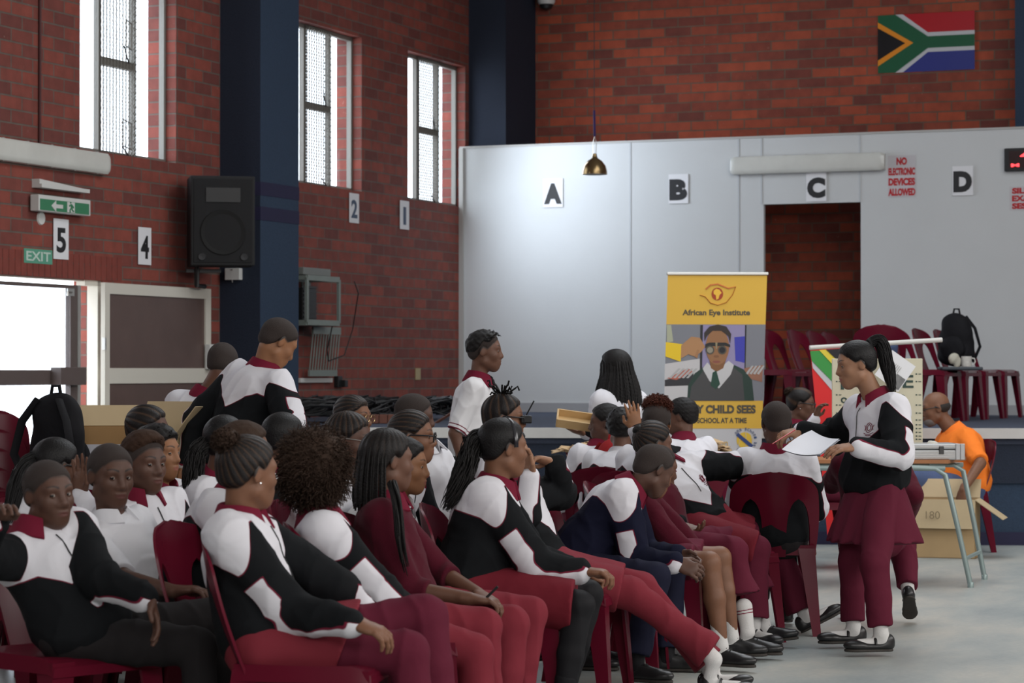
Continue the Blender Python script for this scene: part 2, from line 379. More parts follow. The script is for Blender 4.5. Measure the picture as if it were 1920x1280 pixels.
# neighbouring white building and sunlit wall seen through window 3
# ---- entrance: fixed frame with open leaf
dr=struct(MB().bx(sd0,sd0+.25,.02,.10,zd-.045,zd-.0).bx(sd0+.25,sd1,.03,.10,zd-.012,zd-.0).bx(sd0,sd0+.05,.02,.12,0,zd).bx(sd1-.05,sd1,.02,.10,0,zd).build('door_1',M_WDOOR)); onleft(dr)
# hung leaf folded back against wall (right), white frame and brown panels
def lwx(px,off): return lw(px,600,off)[0]
off=.10; xa=lwx(193,off); xb=lwx(392,off); zt=lw(300,536,off)[1]; zmid=lw(300,690,off)[1]; zm2=lw(300,718,off)[1]
z_lo=.05; y=-off
leaf=struct(MB().bx(xb,xb+.095,y-.02,y+.02,z_lo,zt).bx(xa-.075,xa,y-.02,y+.02,z_lo,zt).bx(xb+.095,xa-.075,y-.02,y+.02,zt-.09,zt).bx(xb+.095,xa-.075,y-.02,y+.02,zm2,zmid).bx(xb+.095,xa-.075,y-.02,y+.02,z_lo,z_lo+.12).build('door_2',M_WDOOR)); onleft(leaf)
MP=mat('brown_door_panel',(.105,.068,.060),.35,noise=.18,nscale=5)
MB().bx(xb+.09,xa-.07,y-.005,y+.005,zmid,zt-.085).bx(xb+.09,xa-.07,y-.005,y+.005,z_lo+.1,zm2).build('door_panel',MP,leaf)
h0=lw(380,645,off+.06); MB().bx(xb+.005,xb+.115,y-.075,y-.02,lw(380,692,off+.07)[1],h0[1],bev=.006).build('lock_box',M_WPL,leaf)
MB().box((xa+.005,y-.015,zt-.5),(.02,.03,.1)).box((xa+.005,y-.015,.6),(.02,.03,.1)).build('hinge',M_ALU,leaf)
# closed leaf (left) with brown frame, clear glass and push bar
xm=lwx(141,0.0); zfr=lw(60,537,0)[1]; zp1=lw(60,693,0)[1]; zp2=lw(60,722,0)[1]
leaf2=struct(MB().bx(xm,xm+.10,-.02,.03,0,zd-.05).bx(xm+.10,sd1-.06,-.02,.03,zfr,zd-.05).bx(xm+.10,sd1-.06,-.02,.03,zp2,zp1).bx(xm+.10,sd1-.06,-.02,.03,.0,.2).bx(sd1-.14,sd1-.06,-.02,.03,0,zd-.05).build('door_3',M_BROWNF)); onleft(leaf2)
MB().bx(xm-.045,xm,-.025,.035,0,zd-.05).build('door_edge',M_ALU,leaf2)
MB().bx(xm+.1,sd1-.14,.0,.006,.2,zp2).bx(xm+.1,sd1-.14,.0,.006,zp1,zfr).build('pane',M_GLASS,leaf2)
MB().bx(xm+.02,xm+.40,-.12,-.02,zp2+.0,zp1+.02,bev=.004).build('panic_bar',M_BROWNF,leaf2)
MB().bx(xm+.06,xm+.16,-.03,-.02,zfr-.06,zfr+.0).tube([(xm+.1,-.03,zfr-.03),(xm+.2,-.05,zfr-.03),(xm+.2,-.05,zfr-.06)],.008,5).build('bolt',M_ALU,leaf2)
# ================================================================= implicit-surface modelling (smooth bodies, cloth, hair)
def npv(v): return np.array([v[0],v[1],v[2]],dtype=np.float64)
def wnoise(p,f,seed=0,oct=2):
    r=np.random.RandomState(seed); o=0; a=1
    for _ in range(oct):
        for k in range(3):
            d=r.normal(size=3); d/=np.linalg.norm(d); d*=f*(.7+.6*r.rand()); o=o+a*np.sin(p@d+r.rand()*6.28+ .8*np.sin(p@(np.roll(d,1)*.7)+r.rand()*6.28))
        f*=2.1; a*=.5
    return o/3.0
class Cap:      # tapered capsule; flat=(axis vector, ratio) squashes along axis
    def __init__(s,a,b,ra,rb,k=.02,sub=False,flat=None,n=None): s.a,s.b,s.ra,s.rb,s.k,s.sub,s.flat,s.n=npv(a),npv(b),ra,rb,k,sub,flat,n
    def bb(s):
        r=max(s.ra,s.rb)*(max(1,s.flat[1]) if s.flat else 1); m=r+s.k*1.2+.012
        return np.minimum(s.a,s.b)-m, np.maximum(s.a,s.b)+m
    def d(s,p):
        ab=s.b-s.a; L2=ab@ab+1e-12; pa=p-s.a; t=np.clip((pa@ab)/L2,0,1); q=pa-t[...,None]*ab; sc=1
        if s.flat:
            ax=npv(s.flat[0]); ax=ax/np.linalg.norm(ax); c=q@ax; q=q+(c*(1/s.flat[1]-1))[...,None]*ax; sc=min(1,s.flat[1])
        return (np.sqrt((q*q).sum(-1))-(s.ra+(s.rb-s.ra)*t))*(sc if sc<1 else 1)
class Ell:
    def __init__(s,c,r,R=None,k=.02,sub=False): s.c=npv(c); s.r=np.array(r,float); s.R=np.eye(3) if R is None else R; s.k,s.sub=k,sub
    def bb(s): e=np.abs(s.R)@s.r+s.k*1.2+.012; return s.c-e,s.c+e
    def d(s,p):
        q=(p-s.c)@s.R; k0=np.sqrt(((q/s.r)**2).sum(-1)); k1=np.sqrt(((q/s.r**2)**2).sum(-1))+1e-9; return k0*(k0-1)/k1
class Half:     # keep the side where (p-c).n<0
    def __init__(s,c,n,k=.004,box=None): s.c=npv(c); s.n=npv(n)/np.linalg.norm(npv(n)); s.k=k; s.sub='cut'; s.box=box
    def d(s,p): return (p-s.c)@s.n
def volume(prims,h,mod=None,pad=.0):
    bbs=[q.bb() for q in prims if not isinstance(q,Half) and not q.sub]; lo=np.min([b[0] for b in bbs],0)-pad; hi=np.max([b[1] for b in bbs],0)+pad
    n=np.ceil((hi-lo)/h).astype(int)+1; V=np.full(n,.2,np.float32)
    ax=[lo[i]+h*np.arange(n[i]) for i in range(3)]
    for q in prims:
        if isinstance(q,Half):
            if q.box is None: i0,i1=np.zeros(3,int),n
            else: i0=np.clip(np.floor((npv(q.box[0])-lo)/h).astype(int),0,n); i1=np.clip(np.ceil((npv(q.box[1])-lo)/h).astype(int)+1,0,n)
        else:
            b=q.bb(); i0=np.clip(np.floor((b[0]-lo)/h).astype(int),0,n); i1=np.clip(np.ceil((b[1]-lo)/h).astype(int)+1,0,n)
        if (i1<=i0).any(): continue
        sl=tuple(slice(a,b) for a,b in zip(i0,i1)); G=np.stack(np.meshgrid(*[ax[i][sl[i]] for i in range(3)],indexing='ij'),-1)
        d=q.d(G); v=V[sl]; k=max(q.k,1e-5)
        if q.sub: 
            e=d if q.sub=='cut' else -d
            hh=np.maximum(k-np.abs(v-e),0)/k; V[sl]=np.maximum(v,e)+hh*hh*k*.25
        else:
            hh=np.maximum(k-np.abs(v-d),0)/k; V[sl]=np.minimum(v,d)-hh*hh*k*.25
    if mod is not None:
        idx=np.argwhere(np.abs(V)<.05); p=lo+idx*h; V[tuple(idx.T)]=mod(p,V[tuple(idx.T)])
    V[0]=V[-1]=.2; V[:,0]=V[:,-1]=.2; V[:,:,0]=V[:,:,-1]=.2
    return V,lo
def nets(V,lo,h,relax=1):
    S=V<0; n=np.array(V.shape)
    c=[S[i:n[0]-1+i,j:n[1]-1+j,k:n[2]-1+k] for i in(0,1) for j in(0,1) for k in(0,1)]
    anyc=np.logical_or.reduce(c); allc=np.logical_and.reduce(c); act=anyc&~allc
    cells=np.argwhere(act)
    if len(cells)==0: return np.zeros((0,3)),np.zeros((0,4),int)
    idx=np.full(act.shape,-1,np.int64); idx[tuple(cells.T)]=np.arange(len(cells))
    cor=np.array([(i,j,k) for i in(0,1) for j in(0,1) for k in(0,1)])
    vals=np.stack([V[tuple((cells+q).T)] for q in cor],1)
    acc=np.zeros((len(cells),3)); cnt=np.zeros(len(cells))
    for a in range(8):
        for b in range(a+1,8):
            if np.abs(cor[a]-cor[b]).sum()!=1: continue
            va,vb=vals[:,a],vals[:,b]; m=(va<0)!=(vb<0); t=np.where(m,va/np.where(m,va-vb,1),0)
            acc+=np.where(m[:,None],cor[a]+t[:,None]*(cor[b]-cor[a]),0); cnt+=m
    P_=lo+(cells+acc/cnt[:,None])*h
    quads=[]
    for d in range(3):
        e=np.zeros(3,int); e[d]=1; u=np.roll(e,1); w_=np.roll(e,2)
        sh=[slice(0,n[i]-e[i]) for i in range(3)]; sh2=[slice(e[i],n[i]) for i in range(3)]
        A=S[tuple(sh)]; B=S[tuple(sh2)]; E=np.argwhere(A!=B); fl=A[tuple(E.T)]
        ok=np.all([(E[:,i]>=1) if i!=d else np.ones(len(E),bool) for i in range(3)],0); 
        for i in range(3):
            if i!=d: ok&=E[:,i]<n[i]-1
        E=E[ok]; fl=fl[ok]
        q=np.stack([idx[tuple((E-u-w_).T)],idx[tuple((E-w_).T)],idx[tuple(E.T)],idx[tuple((E-u).T)]],1)
        q[~fl]=q[~fl][:,::-1]; quads.append(q)
    Q=np.concatenate(quads)
    for _ in range(relax):
        a=np.zeros_like(P_); w2=np.zeros(len(P_))
        for i in range(4):
            np.add.at(a,Q[:,i],P_[Q[:,(i+1)%4]]); np.add.at(w2,Q[:,i],1)
            np.add.at(a,Q[:,i],P_[Q[:,(i+3)%4]]); np.add.at(w2,Q[:,i],1)
        P_=P_*.5+.5*a/w2[:,None]
    return P_,Q
def fastmesh(name,Pn,Q,attrs=None,smooth=True):
    me=bpy.data.meshes.new(name); nv,nq=len(Pn),len(Q); k=Q.shape[1] if nq else 4
    me.vertices.add(nv); me.vertices.foreach_set('co',Pn.astype(np.float32).ravel())
    me.loops.add(nq*k); me.loops.foreach_set('vertex_index',Q.astype(np.int32).ravel())
    me.polygons.add(nq); me.polygons.foreach_set('loop_start',np.arange(0,nq*k,k,dtype=np.int32))
    try: me.polygons.foreach_set('loop_total',np.full(nq,k,np.int32))
    except Exception: pass
    me.update(calc_edges=True); me.validate()
    if smooth: me.polygons.foreach_set('use_smooth',np.ones(len(me.polygons),bool))
    for a,v in (attrs or {}).items():
        at=me.attributes.new(a,'FLOAT','POINT'); at.data.foreach_set('value',v.astype(np.float32))
    return me
def sdf_obj(name,prims,h,m,parent,mod=None,attrs=None,relax=1,keep=None,pad=0):
    V,lo=volume(prims,h,mod,pad); Pn,Q=nets(V,lo,h,relax)
    at=attrs(Pn) if attrs else None
    me=fastmesh(name,Pn,Q,at); o=bpy.data.objects.new(name,me); COL.objects.link(o); me.materials.append(m)
    if parent is not None: o.parent=parent; o.matrix_parent_inverse=parent.matrix_basis.inverted() if isinstance(parent,bpy.types.Object) else o.matrix_parent_inverse
    return o
class Tubes:    # many thin strands in one mesh
    def __init__(s): s.P=[]; s.Q=[]; s.n=0
    def add(s,pts,r,n=4):
        pts=np.asarray(pts,float); m=len(pts); t=np.gradient(pts,axis=0); t/=np.linalg.norm(t,axis=1)[:,None]+1e-9
        ref=np.array([.31,.52,.79]); a=np.cross(t,ref); a/=np.linalg.norm(a,axis=1)[:,None]+1e-9; b=np.cross(t,a)
        rr=np.broadcast_to(np.asarray(r,float),(m,)) ; g=2*np.pi*np.arange(n)/n
        v=pts[:,None]+rr[:,None,None]*(a[:,None]*np.cos(g)[None,:,None]+b[:,None]*np.sin(g)[None,:,None])
        i=np.arange(m-1)[:,None]*n; k=np.arange(n)[None,:]; l=(k+1)%n
        q=np.stack([i+k,i+l,i+n+l,i+n+k],-1).reshape(-1,4)+s.n
        s.P.append(v.reshape(-1,3)); s.Q.append(q); s.n+=m*n
    def build(s,name,m,parent):
        me=fastmesh(name,np.concatenate(s.P),np.concatenate(s.Q)); o=bpy.data.objects.new(name,me); COL.objects.link(o); me.materials.append(m)
        o.parent=parent; o.matrix_parent_inverse=parent.matrix_basis.inverted(); return o
# ================================================================= people toolkit
def fw(a): a=math.radians(a); return Vector((math.sin(a),-math.cos(a),0))
def solve(par,px,py,Lb,sg=0):
    r=ray(px,py).normalized(); b=r.dot(par-CAMP); d2=(par-CAMP).length_squared-b*b
    if sg==0 or d2>=Lb*Lb:
        q=CAMP+r*b; v=q-par
        if sg==0: return q if v.length<Lb*1.08 else par+v*(Lb*1.08/v.length)
        return par+v*(min(v.length,Lb*1.12)/v.length)
    return CAMP+r*(b+sg*math.sqrt(Lb*Lb-d2))
def attrmix(nt,base,name,col,lo=-.0008,hi=.0008):
    a=nd(nt,'ShaderNodeAttribute'); a.attribute_name=name; r=nd(nt,'ShaderNodeMapRange'); r.inputs['From Min'].default_value=lo; r.inputs['From Max'].default_value=hi
    nt.links.new(a.outputs['Fac'],r.inputs['Value']); m=nd(nt,'ShaderNodeMix',data_type='RGBA'); nt.links.new(r.outputs[0],m.inputs[0])
    if isinstance(base,tuple): m.inputs[6].default_value=(*base,1)
    else: nt.links.new(base,m.inputs[6])
    m.inputs[7].default_value=(*col,1); return m.outputs[2]
def fabric(nt,b,scale=420,st=.25,wr=.35):
    tc=nd(nt,'ShaderNodeTexCoord'); n=nd(nt,'ShaderNodeTexNoise',Scale=scale,Detail=2.0); nt.links.new(tc.outputs['Object'],n.inputs['Vector'])
    n2=nd(nt,'ShaderNodeTexNoise',Scale=8.0,Detail=2.0,Distortion=.6); nt.links.new(tc.outputs['Object'],n2.inputs['Vector'])
    b1=nd(nt,'ShaderNodeBump',Strength=wr*.6,Distance=.03); nt.links.new(n2.outputs['Fac'],b1.inputs['Height'])
    b2=nd(nt,'ShaderNodeBump',Strength=st,Distance=.002); nt.links.new(n.outputs['Fac'],b2.inputs['Height']); nt.links.new(b1.outputs[0],b2.inputs['Normal'])
    nt.links.new(b2.outputs[0],b.inputs['Normal'])
def jacketmat(name,body,piping=(.16,.015,.035)):
    m,nt,b=newmat(name); tc=attrmix(nt,body,'yoke',piping,-.0045,-.0035); tc=attrmix(nt,tc,'stripe',piping,-.0045,-.0035)
    tc=attrmix(nt,tc,'yoke',(.66,.655,.70)); tc=attrmix(nt,tc,'stripe',(.66,.655,.70))
    nt.links.new(tc,b.inputs['Base Color']); b.inputs['Roughness'].default_value=.85; b.inputs['Specular IOR Level'].default_value=.10; fabric(nt,b,wr=.5); return m
def clothmat(name,c,rough=.8,wr=.35,st=.3,sheen=0,band=None):
    m,nt,b=newmat(name); tc=c
    if band: 
        tc=attrmix(nt,tc,'band',band); nt.links.new(tc,b.inputs['Base Color'])
    else: b.inputs['Base Color'].default_value=(*c,1)
    b.inputs['Roughness'].default_value=rough; b.inputs['Specular IOR Level'].default_value=.10; b.inputs['Sheen Weight'].default_value=sheen; fabric(nt,b,st=st,wr=wr); return m
MJ={'black':jacketmat('black_white_tracksuit',(.0085,.0095,.0110)),'navy':jacketmat('navy_white_tracksuit',(.0085,.0095,.024))}
MC={'maroon':clothmat('maroon_trouser_cloth',(.105,.014,.030)),'rose':clothmat('maroon_track_cloth',(.185,.024,.036)),'skirt':clothmat('maroon_skirt_cloth',(.155,.016,.026)),
    'grey':clothmat('charcoal_trouser_cloth',(.019,.017,.018)),'navy':clothmat('navy_trouser_cloth',(.013,.014,.030)),'tights':clothmat('black_tights',(.014,.014,.016),.6,.1),
    'denim':clothmat('blue_denim',(.075,.105,.20),.85,st=.5),'white':clothmat('white_shirt_cloth',(.68,.68,.72),.75,.5),'polo':clothmat('white_polo_cloth',(.70,.70,.72),.8,.3,band=(.16,.015,.035)),
    'jersey':clothmat('maroon_knit',(.070,.007,.016),.95,.5,.7,.05),'orange':clothmat('orange_polo_cloth',(.90,.22,.03),.75,.4),'collar':clothmat('maroon_collar_cloth',(.15,.012,.030),.8,.25),
    'ocollar':clothmat('orange_collar_cloth',(.86,.20,.03),.75),'sock':clothmat('white_sock_knit',(.66,.65,.64),.9,.15,.8,band=(.22,.02,.05))}
M_SHOE=mat('black_shoe_leather',(.012,.012,.013),.36,spec=.5); M_SOLE=mat('dark_shoe_sole',(.035,.030,.026),.7,noise=.2,nscale=20)
def skinmat(name,c,lip):
    m,nt,b=newmat(name); tcn=nd(nt,'ShaderNodeTexCoord'); n=nd(nt,'ShaderNodeTexNoise',Scale=22.0,Detail=4.0); nt.links.new(tcn.outputs['Object'],n.inputs['Vector'])
    r=nd(nt,'ShaderNodeMapRange'); r.inputs['To Min'].default_value=.8; r.inputs['To Max'].default_value=1.2; nt.links.new(n.outputs['Fac'],r.inputs['Value'])
    s_=nd(nt,'ShaderNodeVectorMath',operation='SCALE'); s_.inputs[0].default_value=c; nt.links.new(r.outputs[0],s_.inputs['Scale'])
    o=attrmix(nt,s_.outputs[0],'lip',lip,-.002,.002); o=attrmix(nt,o,'brow',(.012,.008,.007),-.0018,.0018); o=attrmix(nt,o,'stub',(.024,.018,.016),-.004,.006)
    nt.links.new(o,b.inputs['Base Color']); b.inputs['Roughness'].default_value=.52; b.inputs['Specular IOR Level'].default_value=.33
    b.inputs['Subsurface Weight'].default_value=.0
    n2=nd(nt,'ShaderNodeTexNoise',Scale=300.0,Detail=2.0); nt.links.new(tcn.outputs['Object'],n2.inputs['Vector']); bp=nd(nt,'ShaderNodeBump',Strength=.12,Distance=.002); nt.links.new(n2.outputs['Fac'],bp.inputs['Height']); nt.links.new(bp.outputs[0],b.inputs['Normal'])
    return m
SKIN={'deep':skinmat('deep_brown_skin',(.092,.044,.030),(.105,.040,.034)),'dark':skinmat('dark_brown_skin',(.130,.061,.039),(.15,.058,.045)),'brown':skinmat('brown_skin',(.185,.085,.048),(.215,.085,.06)),
      'tan':skinmat('tan_skin',(.30,.155,.092),(.34,.12,.10)),'amber':skinmat('amber_skin',(.27,.125,.062),(.28,.10,.07))}
SKC={'deep':(.070,.030,.019),'dark':(.115,.050,.030),'brown':(.185,.085,.048),'tan':(.30,.155,.092),'amber':(.27,.125,.062)}
def hairmat(name,c,rough=.5,scalp=(.10,.05,.03),bsc=260,bst=.6):
    m,nt,b=newmat(name); o=attrmix(nt,c,'grv',scalp,0,.5); nt.links.new(o,b.inputs['Base Color']); b.inputs['Roughness'].default_value=rough; b.inputs['Specular IOR Level'].default_value=.22
    tc=nd(nt,'ShaderNodeTexCoord'); n=nd(nt,'ShaderNodeTexNoise',Scale=bsc,Detail=3.0); nt.links.new(tc.outputs['Object'],n.inputs['Vector'])
    bp=nd(nt,'ShaderNodeBump',Strength=bst,Distance=.004); nt.links.new(n.outputs['Fac'],bp.inputs['Height']); nt.links.new(bp.outputs[0],b.inputs['Normal']); return m
HM={'black':hairmat('black_hair',(.0085,.0075,.0075)),'sleek':hairmat('sleek_black_hair',(.0075,.0070,.0075),.5,bsc=160,bst=.5),'brown':hairmat('dark_brown_curls',(.042,.024,.016),.75),'top':hairmat('brown_tinted_hair',(.040,.020,.012),.8),
    'red':hairmat('reddish_brown_curls',(.085,.022,.012),.7),'buzz':hairmat('close_cropped_hair',(.042,.032,.029),.75,bsc=500,bst=.8),'grey':hairmat('greying_cropped_hair',(.035,.030,.028),.75,bsc=500),'corn':hairmat('braided_black_hair',(.011,.009,.009),.5,(.060,.034,.020),200,.5),'white':hairmat('grey_beard_hair',(.16,.14,.13),.9)}
M_EYEW=mat('eye_white',(.27,.24,.215),.35,spec=.4); M_IRIS=mat('dark_brown_iris',(.008,.005,.004),.12,spec=.6)
M_GOLD=mat('gold_wire',(.55,.42,.22),.25,metal=1); M_LENS=None

def headprims(C,R,s):
    w_=lambda x,y,z: C+R@(np.array([x,y,z])*s)
    def E(c,r,k=.02,sub=False,Rl=None): return Ell(w_(*c),np.array(r)*s,R if Rl is None else R@Rl,k*s,sub)
    def Cc(a,b,ra,rb,k=.01,sub=False): return Cap(w_(*a),w_(*b),ra*s,rb*s,k*s,sub)
    pr=[E((0,-.012,.025),(.072,.090,.080)),E((0,.030,-.028),(.057,.054,.070),.03),E((0,.058,-.084),(.023,.022,.021),.03),
        Cc((-.048,.0,-.062),(-.012,.052,-.088),.018,.018,.03),Cc((.048,.0,-.062),(.012,.052,-.088),.018,.018,.03),
        E((-.036,.050,-.026),(.023,.022,.022),.02),E((.036,.050,-.026),(.023,.022,.022),.02),E((0,.066,-.058),(.030,.022,.026),.02),
        Cc((-.038,.062,.022),(.038,.062,.022),.012,.012,.02)]
    for sx in(-1,1): pr.append(E((sx*.030,.089,.001),(.0165,.0145,.0105),.014,True))
    pr+= [Cc((0,.076,.008),(0,.092,-.026),.0085,.0130,.012),Cc((-.015,.083,-.031),(.015,.083,-.031),.0095,.0095,.008),
          E((0,.0855,-.0545),(.022,.0095,.0062),.004),E((0,.0835,-.0665),(.019,.0105,.0075),.004),Cc((-.022,.0935,-.0602),(.022,.0935,-.0602),.0022,.0022,.004,True)]
    a=math.radians(18)
    for sx in(-1,1):
        Rl=np.array([[math.cos(sx*a),-math.sin(sx*a),0],[math.sin(sx*a),math.cos(sx*a),0],[0,0,1]])
        pr.append(E((sx*.072,-.012,-.006),(.0075,.0185,.029),.006,False,Rl)); pr.append(E((sx*.083,-.006,-.001),(.0065,.009,.016),.004,True,Rl))
    return pr
HZY=[-.09,-.055,-.030,-.012,.016,.034,.050,.062,.09]; HZZ=[-.060,-.055,-.025,.012,.006,.026,.048,.060,.064]
def hairfield(q,style=''):
    x,y,z=q.T; ax=np.abs(x); zl=np.interp(y,HZY,HZZ)+ (ax*0)
    zl=np.where(y>.045,zl-.25*np.maximum(0,ax-.030),zl)
    return np.clip((z-zl),-.05,.05) if style!='bald' else np.full(len(q),-.05)
def faceattrs(C,R,s,style=''):
    def f(p):
        q=((p-C)@R)/s; x,y,z=q.T; ax=np.abs(x)
        lip=np.minimum(.0012+.0078*(1-(x/.023)**2)-np.abs(z+.0605),.026-ax); lip=np.where(y>.06,lip,-.05)*s
        zb=.0265+.006*np.sin(np.clip((ax-.012)/.036,0,1)*math.pi*.8); br=np.minimum(.0036*(1.25-ax/.06)-np.abs(z-zb),np.minimum(ax-.011,.050-ax)); br=np.where(y>.03,br,-.05)*s
        nr=np.linalg.norm(q,axis=1)<.15
        return {'lip':np.where(nr,lip,-.05),'brow':np.where(nr,br,-.05),'stub':np.where(nr,hairfield(q,style)*s,-.05)}
    return f
def handprims(wp,d,pn,right,s,curl=.5,spread=.15,thumb=.5):
    d=npv(d)/np.linalg.norm(npv(d)); pn=npv(pn); pn=pn-d*(pn@d); pn/=np.linalg.norm(pn)+1e-9; th=np.cross(d,pn)*(1 if right else -1)
    w=npv(wp); R=np.stack([th,d,pn],1); pr=[Cap(w-d*.02*s,w+d*.02*s,.022*s,.024*s,.01,flat=(pn,.72)),Ell(w+d*.048*s,(.036*s,.047*s,.0155*s),R,.012)]
    Ls=[.066,.074,.069,.055]
    for i in range(4):
        b=w+d*(.082-.004*abs(i-1.3))*s+th*(.0275-.0183*i)*s; c=b.copy(); ph=0; cu=curl if not hasattr(curl,'__len__') else curl[i]
        sp=(1.5-i)*spread*.35
        for j,(fr,dp) in enumerate(((.45,52),(.30,66),(.25,48))):
            ph+=math.radians(dp)*cu; dd=d*math.cos(ph)+pn*math.sin(ph)+th*sp*(1-cu*.6); dd/=np.linalg.norm(dd); e=c+dd*Ls[i]*fr*s*1.02
            pr.append(Cap(c,e,(.0086-.0008*j)*s,(.0080-.0009*j)*s,.0035)); c=e
    b=w+d*.022*s+th*.024*s; d1=d*.62+th*(.75-.35*thumb)+pn*(.25+.35*thumb); d1/=np.linalg.norm(d1); e=b+d1*.040*s; d2=d*.9+th*(.25-.45*thumb)+pn*.25*thumb; d2/=np.linalg.norm(d2)
    pr+= [Cap(b-d1*.008*s,e,.0135*s,.0098*s,.010),Cap(e,e+d2*.030*s,.0094*s,.0078*s,.003)]
    return pr
def bone_attrs(p,A,B):
    ab=B-A; L2=ab@ab; t=((p-A)@ab)/L2; tc=np.clip(t,0,1); q=p-A-tc[:,None]*ab; return t*math.sqrt(L2),q,np.linalg.norm(q,axis=1)
PEOPLE=[]
class Pn: pass
def person(label,head,a=68,H=1.5,ha=None,neck=None,pelvis=None,stand=False,ra=None,la=None,rl=None,ll=None,top='black',bottom='maroon',skirt=None,hair='buzz',hcol=None,
           skin='dark',h=.006,eyes=False,glasses=None,collar='collar',fat=1.0,shoes='oxford',sock=False,bare=False,hk=None,slouch=.03,name='person',group=None,gaze=None,
           crest=False,seat_z=.52,legs=True,hemflare=1.0,hs=None,sleeves='long',zip_=False,hem=None,lean=None,cull=None,beard=False,earring=False):
    s=H/1.5; px,py,dd=head; C=P(px,py,dd); f0=fw(a); right=Vector((f0.y,-f0.x,0)); up=Vector((0,0,1))   # right of a person facing f0
    hy,hp,hr=(ha if ha else (a,5,0)); hs=hs or (.97*s**.5)
    hf=fw(hy); cp,sp_=math.cos(math.radians(hp)),math.sin(math.radians(hp)); hfv=hf*cp-up*sp_; hup=up*cp+hf*sp_; hrt=Vector((hf.y,-hf.x,0))
    cr,sr=math.cos(math.radians(hr)),math.sin(math.radians(hr)); hrt2=hrt*cr-hup*sr; hup2=hup*cr+hrt*sr
    Rh=np.stack([npv(hrt2),npv(hfv),npv(hup2)],1); Cn=npv(C)
    nk=P(neck[0],neck[1],dd+(neck[2] if len(neck)>2 else 0)) if neck else C-up*.150*s-f0*(.035*s)
    Ls=.43*s
    if pelvis is not None:
        pv=solve(nk,pelvis[0],pelvis[1],Ls,pelvis[2] if len(pelvis)>2 else 0)
    elif stand: pv=nk-up*Ls-f0*(lean if lean is not None else .0)
    else:
        dz=nk.z-seat_z; b=math.sqrt(max(0,Ls*Ls-dz*dz)); 
        if lean is not None: b=lean
        pv=Vector((nk.x,nk.y,0))-f0*b+up*(max(seat_z,nk.z-Ls*1.12))
    J={'head':C,'neck':nk,'pelvis':pv}
    mid=(nk+pv)/2-f0*slouch*s; uT=(nk-mid).normalized(); rT=(right-uT*right.dot(uT)).normalized(); fT=uT.cross(rT)
    arms={}
    for sd,sg,ar in(('R',1,ra),('L',-1,la)):
        shd=nk-uT*.052*s+rT*sg*.132*s*(.9+.1*fat)
        if ar:
            el=solve(shd,ar[0][0],ar[0][1],.265*s,ar[0][2] if len(ar[0])>2 else 0); wr=solve(el,ar[1][0],ar[1][1],.225*s,ar[1][2] if len(ar[1])>2 else 0); ho=ar[2] if len(ar)>2 else {}
        else:
            if stand: el=shd-up*.262*s+rT*sg*.05-f0*.02; wr=el-up*.21*s+f0*.06*s+rT*sg*.01; ho=dict(curl=.35)
            else: el=shd+(-up*.235+rT*sg*.055+f0*.08)*s; wr=el+(f0*.19-up*.075-rT*sg*.05)*s; ho=dict(curl=.45)
        arms[sd]=(shd,el,wr,ho)
    lg={}
    for sd,sg,le in(('R',1,rl),('L',-1,ll)):
        hip=pv+right*sg*.075*s-up*.02*s
        if le:
            kn=solve(hip,le[0][0],le[0][1],.40*s,le[0][2] if len(le[0])>2 else 0); an=solve(kn,le[1][0],le[1][1],.375*s,le[1][2] if len(le[1])>2 else 0); lo_=le[2] if len(le)>2 else {}
        elif stand: kn=hip-up*.40*s+f0*.02; an=Vector((kn.x,kn.y,0))+up*.085-f0*.02; lo_={}
        else: kn=hip+f0*.39*s-up*.0+right*sg*.03; kn.z=max(.44,min(kn.z,.50)); an=Vector((kn.x,kn.y,.085))+f0*.04; lo_={}
        if an.z<.085: an.z=.085
        lg[sd]=(hip,kn,an,lo_)
    base=Vector((pv.x,pv.y,0)); root=empty(name,base); tag(root,label,name if name!='person' else 'person',group); bpy.context.view_layer.update
    root.matrix_basis=Matrix.Translation(base)
    v=npv; RT=np.stack([v(rT),v(fT),v(uT)],1)
    S=s
    # ---------------- body
    pr=headprims(Cn,Rh,hs)
    hb=Cn+Rh@(np.array([0,-.025,-.055])*hs)
    pr.append(Cap(hb,v(nk)-v(uT)*.01,.043*S,.049*S,.025)); 
    chest=v(nk)*.70+v(mid)*.30; bel=v(mid)*.55+v(pv)*.45
    pr+= [Ell(chest-v(uT)*.045,(.122*S*fat,.080*S*fat,.105*S),RT,.03),Cap(bel,v(pv),.085*S*fat,.095*S*fat,.05)]
    for sd in arms:
        sh,el,wr,ho=arms[sd]; pr+= [Cap(v(nk)-v(uT)*.06,v(sh),.036*S,.043*S,.03),Cap(sh,el,.042*S,.034*S,.015),Cap(el,wr,.034*S,.023*S,.012)]
        fd=(wr-el).normalized(); hd=ho.get('d'); hd=(Vector(hd) if hd else fd); pn=Vector(ho.get('pn',(-up) if not stand else (rT*(-1 if sd=='R' else 1))))
        pr+=handprims(wr,hd,pn,sd=='R',S*1.0,ho.get('curl',.45),ho.get('spread',.12),ho.get('thumb',.5))
    if bare:
        for sd in lg: hip,kn,an,_=lg[sd]; pr+= [Cap(hip,kn,.07*S,.050*S,.03),Cap(kn,kn*.55+an*.45,.048*S,.047*S,.02),Cap(kn*.55+an*.45,an,.047*S,.029*S,.02)]
    fa=faceattrs(Cn,Rh,hs,hair)
    body=sdf_obj('body',pr,h,SKIN[skin],root,attrs=fa)
    BW_=lambda x,y,z: Vector(Cn+Rh@(np.array([x,y,z])*hs))
    RM=Matrix([list(r) for r in Rh])
